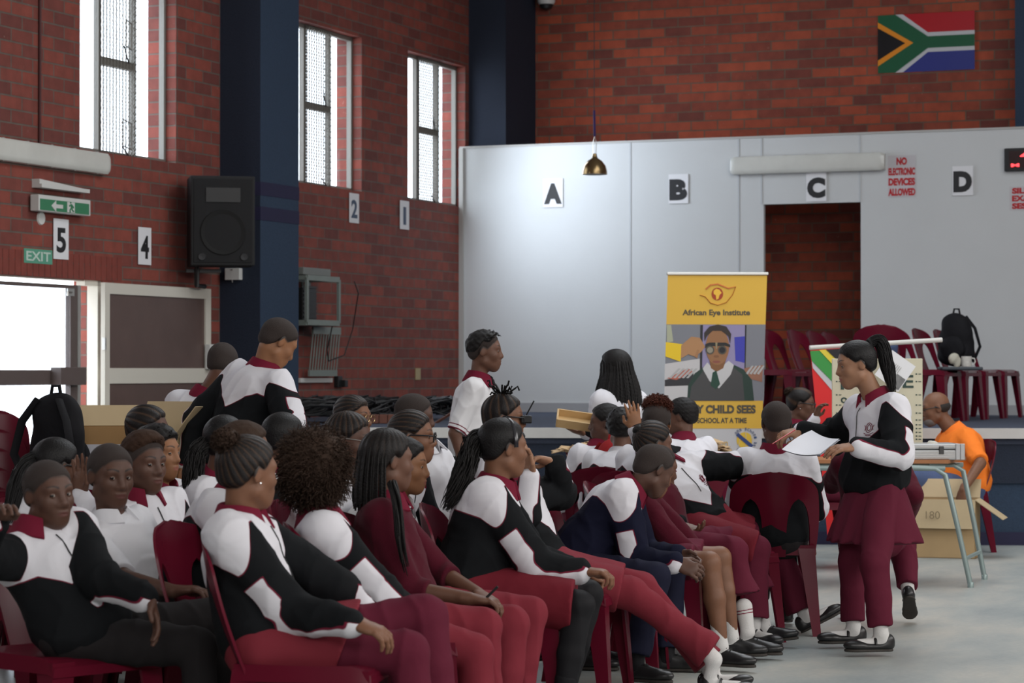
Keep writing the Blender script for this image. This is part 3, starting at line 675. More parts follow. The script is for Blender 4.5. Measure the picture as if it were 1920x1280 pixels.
    if eyes:
        gz=Vector(gaze) if gaze else Vector(Rh[:,1]); gz.normalize()
        for sx in(-1,1):
            c=BW_(sx*.0295,.0640,.0015); r=.0128*hs; m=MB(); q=gz.to_track_quat('Z','Y')
            n=14; vs=[];fs=[]
            for i in range(n+1):
                g=math.pi*i/n
                for k in range(18): t=2*math.pi*k/18; rr=r*(1.02 if g<.45 else 1); vs.append(c+q@Vector((rr*math.sin(g)*math.cos(t),rr*math.sin(g)*math.sin(t),rr*math.cos(g))))
            mi=[]
            for i in range(n):
                for k in range(18): fs.append((i*18+k,i*18+(k+1)%18,(i+1)*18+(k+1)%18,(i+1)*18+k)); mi.append(1 if i<2.4 else 0)
            m.add(vs,fs); m.mi=mi; e=m.build('eye',None,body,True,[M_EYEW,M_IRIS],fix=False); e.matrix_parent_inverse=root.matrix_basis.inverted() if False else Matrix.Identity(4)
            fixparent(e,body)
            # lids
            m=MB(); rl_=r*1.13; vs=[];fs=[]
            for part,(e0,e1) in enumerate(((19,95),(-16,-85))):
                b0=len(vs)
                for i in range(7):
                    for k in range(13):
                        az=math.radians(-82+164*k/12); edge=e0*max(0,math.cos(az*1.05)); el_=math.radians(edge+(e1-edge)*i/6)
                        vs.append(Vector(Cn+Rh@(np.array([sx*.0295,.0640,.0015])*hs+rl_*np.array([math.sin(az)*math.cos(el_),math.cos(az)*math.cos(el_),math.sin(el_)]))))
                for i in range(6):
                    for k in range(12): fs.append((b0+i*13+k,b0+i*13+k+1,b0+(i+1)*13+k+1,b0+(i+1)*13+k))
            m.add(vs,fs); l=m.build('eyelid',SKIN[skin],body,True,fix=False); fixparent(l,body)
            for nm in('lip','brow','stub'):
                at=l.data.attributes.new(nm,'FLOAT','POINT'); at.data.foreach_set('value',np.full(len(l.data.vertices),-.05,np.float32))
    if earring:
        m=MB(); m.lathe([(0,.004),(.004,.003),(.0045,0),(0,-.004)],BW_(.080*(1 if earring>0 else -1),-.004,-.034),10); fixparent(m.build('earring',mat('silver',(.7,.7,.7),.2,metal=1),root,True),root)
    # ---------------- hair
    make_hair(root,hair,hcol,Cn,Rh,hs,hk or {},h,skin,dd)
    if beard:
        pb=[Ell(Cn+Rh@(np.array([0,.045,-.078])*hs),np.array([.050,.049,.037])*hs,Rh,.01),Ell(Cn+Rh@(np.array([0,.083,-.046])*hs),np.array([.026,.012,.008])*hs,Rh,.008)]
        sdf_obj('beard',pb,.005,HM['white'],root)
    if glasses:
        g=MB(); gc={'gold':M_GOLD,'black':M_BLACKP,'silver':M_ALU}[glasses]; rr=.0215*hs
        rt=.0014 if glasses!='black' else .0024
        for sx in(-1,1):
            g.tube([BW_(sx*.0305+rr/hs*math.cos(t)*1.08,.094-abs(math.cos(t))*.0,.0+rr/hs*.92*math.sin(t)) for t in np.linspace(0,2*math.pi,25)[:-1]],rt,6,closed=True)
            g.tube([BW_(sx*.053,.092,.006),BW_(sx*.070,.060,.008),BW_(sx*.0785,.0,.008),BW_(sx*.079,-.018,-.004)],rt*1.25,6)
        g.tube([BW_(-.009,.096,.004),BW_(0,.101,.008),BW_(.009,.096,.004)],rt,6); go=g.build('glasses',gc,root,True); fixparent(go,root)
        ln=MB()
        for sx in(-1,1):
            ln.add([BW_(sx*.0305+rr/hs*math.cos(t)*1.05,.0935,rr/hs*.9*math.sin(t)) for t in np.linspace(0,2*math.pi,25)[:-1]],[tuple(range(24))])
        lo2=ln.build('lens',M_GLASS,go,fix=False); fixparent(lo2,go)
    # ---------------- top garment
    if top: make_top(root,J,arms,nk,pv,mid,chest,bel,RT,S,fat,top,sleeves,h,collar,Cn,Rh,hs,crest,zip_,stand,hem)
    # ---------------- legs
    if legs:
        mb=MC[bottom]; hh=max(h,.007)
        if not bare:
            for_=[]
            for_+= [Ell(v(pv)+v(uT)*.0,(.150*S*fat,.118*S*fat,.115*S),RT,.04)]
            for sd in lg:
                hip,kn,an,lo_=lg[sd]; fl=lo_.get('flare',hemflare); rsh=.047 if bottom=='tights' else .060; rth=.074 if bottom=='tights' else .085
                for_+= [Cap(hip,kn,rth*S*fat,rsh*1.06*S*fat,.02)]; ank=an+(kn-an).normalized()*lo_.get('cuff',.02)
                for_+= [Cap(kn,kn*.5+ank*.5,rsh*1.03*S*fat,rsh*.93*S*fat,.015)]+[Cap(kn*.5+ank*.5,ank,rsh*.93*S*fat,(.055 if bottom!='tights' else .034)*S*fl,.015),Half(ank,v(ank-kn),.004,(v(ank)-.13,v(ank)+.13))]
            def wr_(p,V): return V-.007*(np.clip(1-np.abs(wnoise(p*np.array([1,1,.8]),30,3,1)),0,1)**3-.45)-.003*wnoise(p,50,4,1)
            sdf_obj('trousers' if bottom!='tights' else 'tights',for_,hh,mb,root,mod=wr_)
        if skirt:
            q=[]; sk=skirt; fr=sk.get('len',.6)
            if stand:
                hc=v(pv)-np.array([0,0,sk.get('drop',.30)*S]); q=[Cap(v(pv)-v(uT)*.02,hc-np.array([0,0,.1]),.150*S*fat,.285*S*fat,.05,flat=(f0,.78)),Half(hc,(0,0,-1),.004)]
                if sk.get('pleat'): md=lambda p,V: V+.006*np.sin(((p-v(pv))@v(right))*70)*np.clip((pv.z-p[:,2])/.25,0,1)+.003*wnoise(p,25,5,1)
                else: md=lambda p,V: V+.003*wnoise(p,25,5,1)
            else:
                kc=(lg['R'][1]+lg['L'][1])/2; q=[Ell(v(pv),(.165*S*fat,.135*S*fat,.12*S),RT,.05)]
                for sd in lg: hip,kn,an,_=lg[sd]; q.append(Cap(hip,kn,.100*S*fat,.080*S*fat,.02))
                q.append(Cap(pv+up*.0,kc-up*.01,.088*S*fat,.070*S*fat,.06,flat=(right,1.6))); ax=(kc-pv).normalized(); ct=pv.lerp(kc,fr); q.append(Half(ct,v(ax)+v(up)*sk.get('tilt',0),.004))
                md=lambda p,V: V+.0035*wnoise(p,30,5,2)
            sdf_obj('skirt',q,hh,MC[sk.get('m','skirt')],root,mod=md)
        for sd in lg: make_shoe(root,*lg[sd],f0,S,shoes,sock or bare,bare,right*(1 if sd=='R' else -1))
    J.update(root=root,arms=arms,legs=lg,Cn=Cn,Rh=Rh,hs=hs,uT=uT,rT=rT,fT=fT,f0=f0); PEOPLE.append((label,J)); return J
def fixparent(o,p):
    bpy.context.view_layer.update if False else None
    M=Matrix.Identity(4); q=p; chain=[]
    while q is not None: chain.append(q); q=q.parent
    W=Matrix.Identity(4)
    for c in reversed(chain): W=W@c.matrix_parent_inverse@c.matrix_basis if c.parent else c.matrix_basis.copy()
    o.parent=p; o.matrix_parent_inverse=W.inverted(); return o
def make_shoe(root,hip,kn,an,lo_,f0,S,style,sock,bare,lat):
    t=Vector(lo_['toe']) if 'toe' in lo_ else f0; t=t.normalized(); n=Vector(lo_.get('up',(0,0,1))); n=(n-t*n.dot(t)).normalized(); l=t.cross(n); v=npv; k=S*.90
    lower=an.z-.078 if 'up' not in lo_ else 0
    A=an.copy()
    if 'up' not in lo_: A.z=min(A.z,.105); 
    sole=A-n*min(.078,A.z-.002 if 'up' not in lo_ else .078); heel=sole-t*.028*k+n*.020; ball=heel+t*.135*k; R=np.stack([v(l),v(t),v(n)],1)
    pr=[Cap(heel,ball,.032*k,.039*k,.01,flat=(n,.6)),Ell(ball+t*.022*k+n*.006,(.040*k,.058*k,.026*k),R,.012),Ell(heel+n*.022*k,(.033*k,.040*k,.042*k),R,.015)]
    if style!='mary': pr.append(Cap(heel+t*.03*k+n*.035*k,ball+n*.012*k,.030*k,.026*k,.015))
    pr.append(Half(sole+n*.006,-v(n),.003))
    pr.append(Ell(heel+t*.02*k+n*.072*k,(.025*k,.034*k,.03*k),R,.004,True))
    if style=='mary': pr.append(Ell(heel+t*.070*k+n*.046*k,(.028*k,.050*k,.026*k),R,.004,True))
    sh=sdf_obj('shoe',pr,.0045,M_SHOE,root)
    so=sdf_obj('sole',[Cap(sole-t*.028*k,sole-t*.028*k+t*.14*k,.033*k,.041*k,.01,flat=(n,.6)),Ell(sole+t*.125*k,(.041*k,.058*k,.03),R,.01),Half(sole+n*.010,v(n),.002),Half(sole-n*.004,-v(n),.002)],.0045,M_SOLE,root); fixparent(so,sh)
    if style=='mary':
        m=MB(); m.tube([heel+t*.062*k+l*s_*.031*k*math.cos(g)*1.08+n*(.012+.034*math.sin(g))*k for s_,g in [(1,x) for x in np.linspace(0,math.pi,11)]],.007,6,flat=.4); fixparent(m.build('strap',M_SHOE,sh,True),sh)
    else:
        m=MB()
        for j in range(3):
            c=heel+t*(.062+.018*j)*k+n*(.062-.011*j)*k; m.tube([c-l*.016,c+n*.004,c+l*.016],.0022,5)
        fixparent(m.build('laces',mat('black_lace',(.015,.015,.015),.8),sh,True),sh)
    up=(kn-an).normalized(); topl=.16 if bare else .10
    pr=[Cap(an+up*topl*S,an-n*.015,.040*S,.031*S,.01),Cap(an-n*.02,heel+n*.016*k,.031*k,.027*k,.02),Cap(heel+n*.018*k+t*.02*k,ball+n*.010*k,.027*k,.026*k,.02)]
    if style=='oxford' and not sock and not bare: mm=MC['tights']
    else: mm=MC['sock']
    def at(p):
        z=(p-v(an))@v(up)-(topl*S-.012); return {'band':np.maximum(.0028-np.abs(z+.004),.0028-np.abs(z+.018)) if bare or sock=='band' else np.full(len(p),-.05)}
    sdf_obj('sock',pr,.005,mm,root,attrs=at)
def decal(target,pts2,org,rv,uv,nv,m,parent,name,off=.0025,w=.0015):
    """thin lines of a badge laid onto the cloth: pts2 = list of polylines in (u,v) metres"""
    me=target.data; co=np.zeros(len(me.vertices)*3,np.float32); me.vertices.foreach_get('co',co); co=co.reshape(-1,3)
    n=len(me.loops); ls=np.zeros(n,np.int32); me.loops.foreach_get('vertex_index',ls); q=ls.reshape(-1,4)
    c=co[q].mean(1); cen=np.array(org); sel=np.linalg.norm(c-cen,axis=1)<.35; qq=q[sel]
    bv=BVHTree.FromPolygons([tuple(x) for x in co],[tuple(int(i) for i in x) for x in qq]); mb=MB()
    for pl in pts2:
        o=[]
        for a,b in pl:
            s_=Vector(org)+rv*a+uv*b; hitp=bv.ray_cast(s_+nv*.35,-nv,.8)
            if hitp[0] is not None and -.2<(hitp[0]-Vector(org)).dot(nv)<.165: o.append(hitp[0]+nv*off)
        if len(o)>1: mb.tube(o,w,4)
    if mb.v: fixparent(mb.build(name,m,parent,True),parent)
def make_top(root,J,arms,nk,pv,mid,chest,bel,RT,S,fat,top,sleeves,h,collar,Cn,Rh,hs,crest,zip_,stand,hem):
    v=npv; r_,f_,u_=RT[:,0],RT[:,1],RT[:,2]; jk=top in('black','navy'); tight=1.0 if top in('jersey',) else (1.03 if jk else .98)
    hemz=hem if hem is not None else .0
    pr=[Ell(chest-u_*.065,(.158*S*fat*tight,.112*S*fat*tight,.138*S),RT,.03),Ell(bel,(.152*S*fat*tight,.128*S*fat*tight,.15*S),RT,.06),Ell(v(pv)+u_*.01,(.160*S*fat*tight,.134*S*fat*tight,.105*S),RT,.05)]
    E1,E2=pr[0],pr[1]; k=1.26 if jk else 1.0
    if stand and jk: pr+= [Ell(v(pv)+u_*.06,(.160*S*fat,.132*S*fat,.13*S),RT,.05),Half(v(pv)-u_*.035,-u_,.012)]
    for sd in arms:
        sh,el,wr,ho=arms[sd]; pr.append(Cap(v(nk)-u_*.052,v(sh),.046*S,.056*S*k,.045))
        if sleeves=='long':
            pr+= [Cap(sh,el,.060*S*k,.052*S*k,.018),Cap(el,wr+(el-wr).normalized()*.012,.051*S*k,.036*S*k,.012)]
        elif sleeves=='half': e2=sh.lerp(el,.95); pr+= [Cap(sh,e2,.058*S,.054*S,.018),Half(e2,v(el-sh),.004,(v(e2)-.085,v(e2)+.085))]
        elif sleeves=='push': w2=el.lerp(wr,.35); pr+= [Cap(sh,el,.058*S*k,.052*S*k,.018),Cap(el,w2,.050*S*k,.045*S*k,.012),Half(w2,v(wr-el),.006,(v(w2)-.07,v(w2)+.07))]
    amp=.0085 if jk else (.0075 if top!='jersey' else .0055)
    def md(p,V):
        q=p*np.array([1,1,.62])+.012*np.stack([wnoise(p,15,31,1),wnoise(p,15,32,1),wnoise(p,15,33,1)],-1); rdg=1-np.abs(wnoise(q,30,11,1)); r2=1-np.abs(wnoise(q,52,5,1)); return V-amp*(np.clip(rdg,0,1)**3*1.1-.5)-amp*.45*(np.clip(r2,0,1)**3-.4)
    def at(p):
        if not jk:
            b=np.full(len(p),-.05)
            if top=='polo':
                for sd in arms:
                    sh,el,_,_=arms[sd]; t,q,d=bone_attrs(p,v(sh),v(el)); b=np.maximum(b,np.where(d<.085,.004-np.abs(t-.95*(v(el)-v(sh)).dot(v(el)-v(sh))**.5+.005),-.05)); b=np.maximum(b,np.where(d<.085,.003-np.abs(t-.95*(v(el)-v(sh)).dot(v(el)-v(sh))**.5+.026),-.05))
            return {'band':b}
        vv=(v(nk)-p)@u_/S; uu=np.abs((p-v(nk))@r_)/S; dt=np.minimum(E1.d(p),E2.d(p)); D=np.maximum(.225-.85*uu,.125); yk=D-vv; st=np.full(len(p),-.05)
        for sd in arms:
            sg=1 if sd=='R' else -1; sh,el,wr,_=[v(x) if i<3 else x for i,x in enumerate(arms[sd])]
            eb=el-(sh+wr)/2; eb=eb/(np.linalg.norm(eb)+1e-6); lat=r_*sg
            ts=[]
            for i,(A,B) in enumerate(((sh,el),(el,wr))):
                t,q,d=bone_attrs(p,A,B); ax=(B-A)/np.linalg.norm(B-A); o=lat*.88+eb*.42 if i==0 else lat*.50+eb*.86; o=o-ax*(o@ax); o/=np.linalg.norm(o); sdv=np.cross(ax,o); ts.append((t,q,d,o,sdv))
            (t1,q1,d1,o1,s1),(t2,q2,d2,o2,s2)=ts; d1r=d1-.058*S; w_=np.clip((dt-np.minimum(d1r,d2-.048*S))/.035+.5,0,1)
            cs=(q1@o1)/(d1+1e-6); ya=(-.0+.105*np.clip(cs,0,1))-t1/S; near1=d1<=d2+.0; yarm=np.where(near1|(t1/S<.12),ya,-.05); yk=yk*(1-w_)+yarm*w_
            Lu=np.linalg.norm(el-sh); f1=np.minimum(np.minimum(.038*S-np.abs(q1@s1),(q1@o1)*2),t1-.150*S); f2=np.minimum(.038*S-np.abs(q2@s2),(q2@o2)*2)
            a=np.clip((d1-d2)/.03+.5,0,1); ff=f1*(1-a)+f2*a; ff=np.where(t1-.150*S<.0,np.minimum(ff,t1-.15*S),ff); ff=np.minimum(ff,(w_-.5)*.1); st=np.maximum(st,ff)
        return {'yoke':yk,'stripe':st}
    m=MJ[top] if jk else MC[{'shirt':'white'}.get(top,top)]
    if hem is not None: pr.append(Half(v(pv)+u_*hem,-u_+f_*.0,.01))
    nm={'black':'jacket','navy':'jacket','shirt':'shirt','polo':'polo_shirt','jersey':'jersey','orange':'polo_shirt'}[top]
    J['top']=sdf_obj(nm,pr,max(h,.0055),m,root,mod=md,attrs=at,pad=.01); tp=J['top']
    # cuffs
    if jk:
        for sd in arms:
            sh,el,wr,ho=arms[sd]; d=(wr-el).normalized(); c=MB(); c.tube([wr-d*.05,wr-d*.03,wr-d*.012,wr-d*.006],[.038*S,.037*S,.034*S,.031*S],14); c=fixparent(c.build('cuff',mat('black_knit_cuff',(.013,.013,.015),.85),tp,True),tp)
    # collar
    if collar:
        hb=Cn+Rh@(np.array([0,-.025,-.055])*hs); ax=(Vector(hb)-nk); ax=(ax.normalized()*.6+Vector(u_)*.6).normalized(); rr=Vector(r_); rr=(rr-ax*rr.dot(ax)).normalized(); ff=ax.cross(rr); c=MB(); n=30; vs=[]; fs=[]
        prof=[(.054,-.030),(.057,.044),(.061,.051),(.067,.047),(.090,-.012),(.086,-.018),(.066,.024)] if collar!='white' else [(.052,-.02),(.054,.036),(.059,.042),(.064,.038),(.086,-.010),(.082,-.015),(.060,.020)]
        if collar=='band': prof=[(.050,-.02),(.052,.018),(.056,.018),(.060,-.02)]
        P_=len(prof); c0=nk-Vector(u_)*.004
        for i in range(n+1):
            g=math.radians(24+(360-48)*i/n); dr=ff*math.cos(g)+rr*math.sin(g); front=max(0,math.cos(g))**2
            for (ra_,zz) in prof:
                ex=S*(1+.10*front*(1 if ra_>.07 else .3)); vs.append(c0+dr*ra_*ex*1.02+ax*(zz-.018*front)*S+ff*.004)
        for i in range(n):
            for j in range(P_): fs.append((i*P_+j,i*P_+(j+1)%P_,(i+1)*P_+(j+1)%P_,(i+1)*P_+j))
        fs.append(tuple(range(P_))[::-1]); fs.append(tuple(range(n*P_,(n+1)*P_))); c.add(vs,fs)
        cm={'collar':MC['collar'],'white':MC['white'],'orange':MC['ocollar'],'band':MC['jersey'],'trim':MC['collar']}[collar]
        co=fixparent(c.build('collar',cm,tp,True),tp)
        if collar=='trim':
            t=MB(); t.tube([c0+(ff*math.cos(g)+rr*math.sin(g))*.0845*S*1.02+ax*(-.008-.018*max(0,math.cos(g))**2)*S+ff*.004 for g in [math.radians(24+312*i/n) for i in range(n+1)]],.0035,5); fixparent(t.build('collar_stripe',MC['white'],co,True),co)
    ru,rf,rr=Vector(u_),Vector(f_),Vector(r_)
    if zip_: decal(tp,[[(0,-.03-.02*i) for i in range(14)]],nk,rr,ru,rf,M_BLACKP,tp,'zip',w=.0025)
    if crest:
        o=nk-ru*.115*S-rr*.075*S; L=[[(.017*math.cos(t),.022*math.sin(t)) for t in np.linspace(0,2*math.pi,17)],[(.009*math.cos(t),.014*math.sin(t)) for t in np.linspace(0,2*math.pi,13)],[(-.024,-.024),(-.010,-.030),(.010,-.030),(.024,-.024)],[(-.026,.012),(-.018,.0),(-.022,-.012)],[(.026,.012),(.018,.0),(.022,-.012)],[(-.014,-.036),(0,-.038),(.014,-.036)]]
        decal(tp,L,o,rr,ru,rf,MC['collar'],tp,'crest',w=.0017)
def make_hair(root,style,hcol,C,R,s,hk,h,skin,dd):
    w_=lambda x,y,z: C+R@(np.array([x,y,z])*s)
    zy=[-.09,-.045,-.02,.015,.040,.062,.09]; zz=[-.060,-.048,-.008,.018,.034,.060,.064]
    fine=min(h,.005)
    def cap(t,noise=0,nf=260,line=0,m='buzz',extra=(),groove=None,name='hair',topz=None):
        pr=[Ell(w_(0,-.012,.026),np.array([.073+t,.091+t,.080+t])*s,R,.01),Ell(w_(0,-.040,-.022),np.array([.058+t*.8,.052+t*.8,.052])*s,R,.02)]+list(extra)
        def md(p,V):
            q=((p-C)@R)/s; reg=(line-.002-hairfield(q))*s*.8
            V=V if not noise else V+noise*wnoise(p,nf,21,2)
            if groove: V=V+groove(q)*.0018
            f_=hairfield(q)-line; V=V+(t+.004)*s*np.clip(1-f_/.026,0,1)**1.6
            k=.004; hh=np.maximum(k-np.abs(V-reg),0)/k; return np.maximum(V,reg)+hh*hh*k*.25
        at=lambda p: {'grv':(np.maximum(groove(((p-C)@R)/s)-.35,0)*1.2 if groove else np.full(len(p),-1.0))}
        return sdf_obj(name,pr,fine,HM[hcol or m],root,mod=md,attrs=at)
    def curls(c,rad,n,L,r,m,seed=1,zmin=-9,name='curls'):
        T=Tubes(); rg=np.random.RandomState(seed); c=np.array(c)
        for i in range(n):
            d=rg.normal(size=3); d/=np.linalg.norm(d)
            if d[2]<zmin or (zmin>-1 and d[1]>.45 and d[2]<.55): continue
            b=d*np.array(rad)*(.88+.1*rg.rand()); e=[]; ph=rg.rand()*6.28; a=np.cross(d,[.3,.5,.8]); a/=np.linalg.norm(a); bb=np.cross(d,a); l=L*(.5+rg.rand())
            for j in range(7): u=j/6; e.append(w_(*(c+b+d*l*u+(a*math.cos(ph+u*9)+bb*math.sin(ph+u*9))*.005*(.3+u)+np.array([0,0,-.010*u*u]))))
            T.add(e,r*s*np.linspace(1,.55,7),3)
        return T.build(name,HM[m],root)
    def groove_from(pt,n):
        pt=np.array(pt); pt=pt/np.linalg.norm(pt); a=np.cross(pt,[1,0,0]); a/=np.linalg.norm(a); b=np.cross(pt,a)
        return lambda q:(lambda d: np.clip(np.sin(np.arctan2(d@a,d@b)*n)-.25,-1,1))((q-np.array([0,-.012,.025]))/(np.linalg.norm(q-np.array([0,-.012,.025]),axis=1)[:,None]+1e-9))
    def strands(path,rads,n,r,m,wav=.003,name='ponytail',seed=3):
        pts=np.array([npv(p) for p in path]); k=26; u=np.linspace(0,1,k); t=np.linspace(0,len(pts)-1,k); 
        # Catmull-Rom through the path
        out=[]; rr=[]
        for x in t:
            i=min(int(x),len(pts)-2); f=x-i; p0=pts[max(i-1,0)];p1=pts[i];p2=pts[i+1];p3=pts[min(i+2,len(pts)-1)]
            out.append(.5*((2*p1)+(-p0+p2)*f+(2*p0-5*p1+4*p2-p3)*f*f+(-p0+3*p1-3*p2+p3)*f**3)); rr.append(np.interp(x,range(len(rads)),rads))
        out=np.array(out); rr=np.array(rr); T=Tubes(); rg=np.random.RandomState(seed); tn=np.gradient(out,axis=0); tn/=np.linalg.norm(tn,axis=1)[:,None]; a=np.cross(tn,[.2,.9,.3]); a/=np.linalg.norm(a,axis=1)[:,None]; b=np.cross(tn,a)
        for i in range(n):
            g=rg.rand()*6.28; q=math.sqrt(rg.rand()); ln=int(k*(.80+.2*rg.rand())); ph=rg.rand()*6.28; off=q*rr
            st=out+a*(off*math.cos(g))[:,None]+b*(off*math.sin(g))[:,None]+a*(wav*np.sin(u*14+ph))[:,None]+b*(wav*np.cos(u*11+ph))[:,None]
            T.add(st[:ln],r*np.concatenate([np.ones(ln-4),[.8,.6,.4,.2]]),4)
        return T.build(name,HM[m],root)
    def hang(n,L,r,m,a0=60,a1=300,seed=2,name='braids',out=.02,curlend=0,z0=.02):
        T=Tubes(); rg=np.random.RandomState(seed)
        for i in range(n):
            g=math.radians(a0+(a1-a0)*(i+.5*rg.rand())/n); l=L*(.85+.3*rg.rand()); lay=rg.rand(); zt=z0+.05*rg.rand()
            dirl=np.array([math.sin(g),math.cos(g),0]); top=w_(0,-.012,.100+.006*lay); pts=[top]
            R0=np.array([.078,.096,0])*(1+.10*lay)
            pts.append(w_(*(np.array([0,-.012,.085])+dirl*R0*.65))); pts.append(w_(*(np.array([0,-.012,.040])+dirl*R0*.98))); pts.append(w_(*(np.array([0,-.012,-.03])+dirl*R0*1.05)))
            e=pts[-1]; dw=R@dirl; dw[2]=0
            for j in range(1,9):
                u=j/8; cu=curlend*max(0,u-.55)*.02; pts.append(e+np.array([0,0,-l*u])+dw*(out*math.sin(u*2))+np.array([math.cos(u*40+i),math.sin(u*40+i),0])*cu)
            P_=np.array(pts); t=np.linspace(0,len(P_)-1,46); o=np.stack([np.interp(t,range(len(P_)),P_[:,c]) for c in range(3)],1)
            for _ in range(2): o[1:-1]=(o[:-2]+o[1:-1]*2+o[2:])/4
            T.add(o,r*s*(1+.22*np.sin(np.arange(46)*2.4))*np.where(np.arange(46)>42,.7,1),5)
        return T.build(name,HM[m],root)
    def headband(c='black'):
        m=MB(); m.tube([w_(.086*math.sin(g),.012-.01*math.cos(g),.015+.098*math.cos(g)) for g in np.linspace(-1.7,1.7,25)],.0085*s,8,flat=.45); fixparent(m.build('headband',mat('shiny_black_headband',(.02,.02,.025),.2,spec=.6) if c=='black' else mat('black_cloth_band',(.01,.01,.011),.8),root,True),root)
    if style=='buzz': cap(.0045,.0004,500,.000,'buzz')
    elif style=='short': cap(.012,.0018,300,0,'black'); 
    elif style=='fluffy': cap(.018,.003,220,.002,'black'); curls((0,-.012,.026),(.090,.108,.097),500,.010,.0022,'black',zmin=-.3)
    elif style=='hightop':
        cap(.004,0,1,0,'buzz'); cap(.014,.0022,260,.030,hcol or 'top',[Ell(w_(0,.004,.068),np.array([.075,.088,.064])*s,R,.02)],name='hair_top'); curls((0,.0,.055),(.072,.088,.062),420,.010,.0022,hcol or 'top',zmin=.1)
    elif style=='curlytop':
        cap(.004,0,1,0,'buzz'); cap(.016,.004,200,.034,'black',[Ell(w_(0,.010,.058),np.array([.066,.080,.052])*s,R,.02)],name='hair_top'); curls((0,.005,.055),(.068,.084,.056),380,.014,.0026,'black',zmin=.1)
    elif style=='afro':
        cap(.020,.004,200,-.02,'brown',[Ell(w_(0,-.020,.012),np.array([.106,.112,.112])*s,R,.03),Ell(w_(0,-.040,-.060),np.array([.092,.082,.075])*s,R,.03)])
        curls((0,-.020,.0),(.108,.115,.125),2600,.036,.0020,'brown',4); curls((0,-.035,-.06),(.095,.085,.08),900,.030,.0020,'brown',5,name='curl_fringe')
    elif style=='puff':
        cap(.005,0,1,0,'buzz'); sdf_obj('hair_puff',[Ell(w_(0,.005,.100),np.array([.062,.070,.042])*s,R,.02)],fine,HM['red'],root,mod=lambda p,V:V+.005*wnoise(p,200,9,2)); curls((0,.005,.100),(.063,.072,.043),1500,.022,.0022,'red',6)
    elif style=='bun':
        g=groove_from(hk.get('pt',(0,-.6,.9)),hk.get('n',15)); cap(.010,0,1,0,'corn',groove=g); b=hk.get('b',(0,-.075,.100)); rb=hk.get('r',.036)
        sdf_obj('hair_bun',[Ell(w_(*b),np.array([rb,rb,rb*.85])*s,R,.01)],fine,HM['brown'],root,mod=lambda p,V:V+.004*wnoise(p,230,9,2)); curls(b,(rb,rb,rb*.85),420,.010,.0022,'brown',8)
    elif style=='corn':
        g=groove_from(hk.get('pt',(0,-.9,.2)),hk.get('n',13)); cap(.009,0,1,0,'corn',groove=g)
        if hk.get('bun'): sdf_obj('hair_bun',[Ell(w_(*hk['bun']),np.array([.034,.034,.030])*s,R,.01)],fine,HM['black'],root,mod=lambda p,V:V+.003*wnoise(p,230,9,2))
    elif style=='twists':
        g=groove_from((0,-.2,1),12); cap(.010,0,1,0,'corn',groove=g); T=Tubes(); rg=np.random.RandomState(5)
        for i in range(16):
            a=rg.rand()*6.28; l=.06+.05*rg.rand(); d=np.array([math.cos(a)*.8,math.sin(a)*.8,.5+.5*rg.rand()]); b=np.array([0,-.02,.100]); T.add([w_(*(b+d*l*u+np.array([0,0,-.04*u*u*rg.rand()]))) for u in np.linspace(0,1,9)],.0045*s,5)
        T.build('hair_twists',HM['black'],root)
    elif style=='sleek':
        cap(.009,0,1,0,'sleek',groove=lambda q: .5*np.sin(q[:,0]*900+6*q[:,2])*.5)
        if hk.get('band'): headband()
        if 'tail' in hk:
            pts=[P(x,y,d) for x,y,d in hk['tail']]; strands(pts,[r*s for r in hk['rad']],hk.get('n',170),.0026,'sleek' if not hk.get('wavy') else 'black',.003 if not hk.get('wavy') else .009)
            m=MB(); d=(pts[1]-pts[0]).normalized(); q=d.to_track_quat('Z','Y'); m.tube([pts[0]+d*.012+q@Vector((.019*math.cos(t),.019*math.sin(t),0)) for t in np.linspace(0,2*math.pi,17)[:-1]],.009,7,closed=True); fixparent(m.build('hair_tie',mat('black_scrunchie',(.008,.008,.009),.9),root,True),root)
    elif style=='longbraids':
        cap(.012,0,1,0,'corn',groove=lambda q: .9*np.sin(np.arctan2(q[:,0],q[:,1]+.012)*22)-.45); hang(hk.get('n',34),hk.get('L',.22),.0048,'black',hk.get('a0',80),hk.get('a1',280),out=hk.get('out',.01))
        for pth in hk.get('front',[]):
            strands([P(*q) for q in pth],[.018*s,.020*s,.020*s,.016*s],11,.0055,'black',.002,name='braids',seed=7)
    elif style=='curtain':
        cap(.014,0,1,0,'black'); hang(110,hk.get('L',.20),.0058,'black',hk.get('a0',25),hk.get('a1',335),out=.05,curlend=1)
    elif style=='bald':
        pr=[Ell(w_(0,-.014,.0),np.array([.0765,.0925,.052])*s,R,.01)]
        def md(p,V):
            q=((p-C)@R)/s; zl=np.interp(q[:,1],[-.09,-.045,-.02,.015,.03],[-.050,-.045,-.015,.010,.06]); return np.maximum(np.maximum(V,(zl-q[:,2])*s),(q[:,1]-.028)*s)
        sdf_obj('hair',pr,fine,HM['grey'],root,mod=md,attrs=lambda p:{'grv':np.full(len(p),-1.0)})
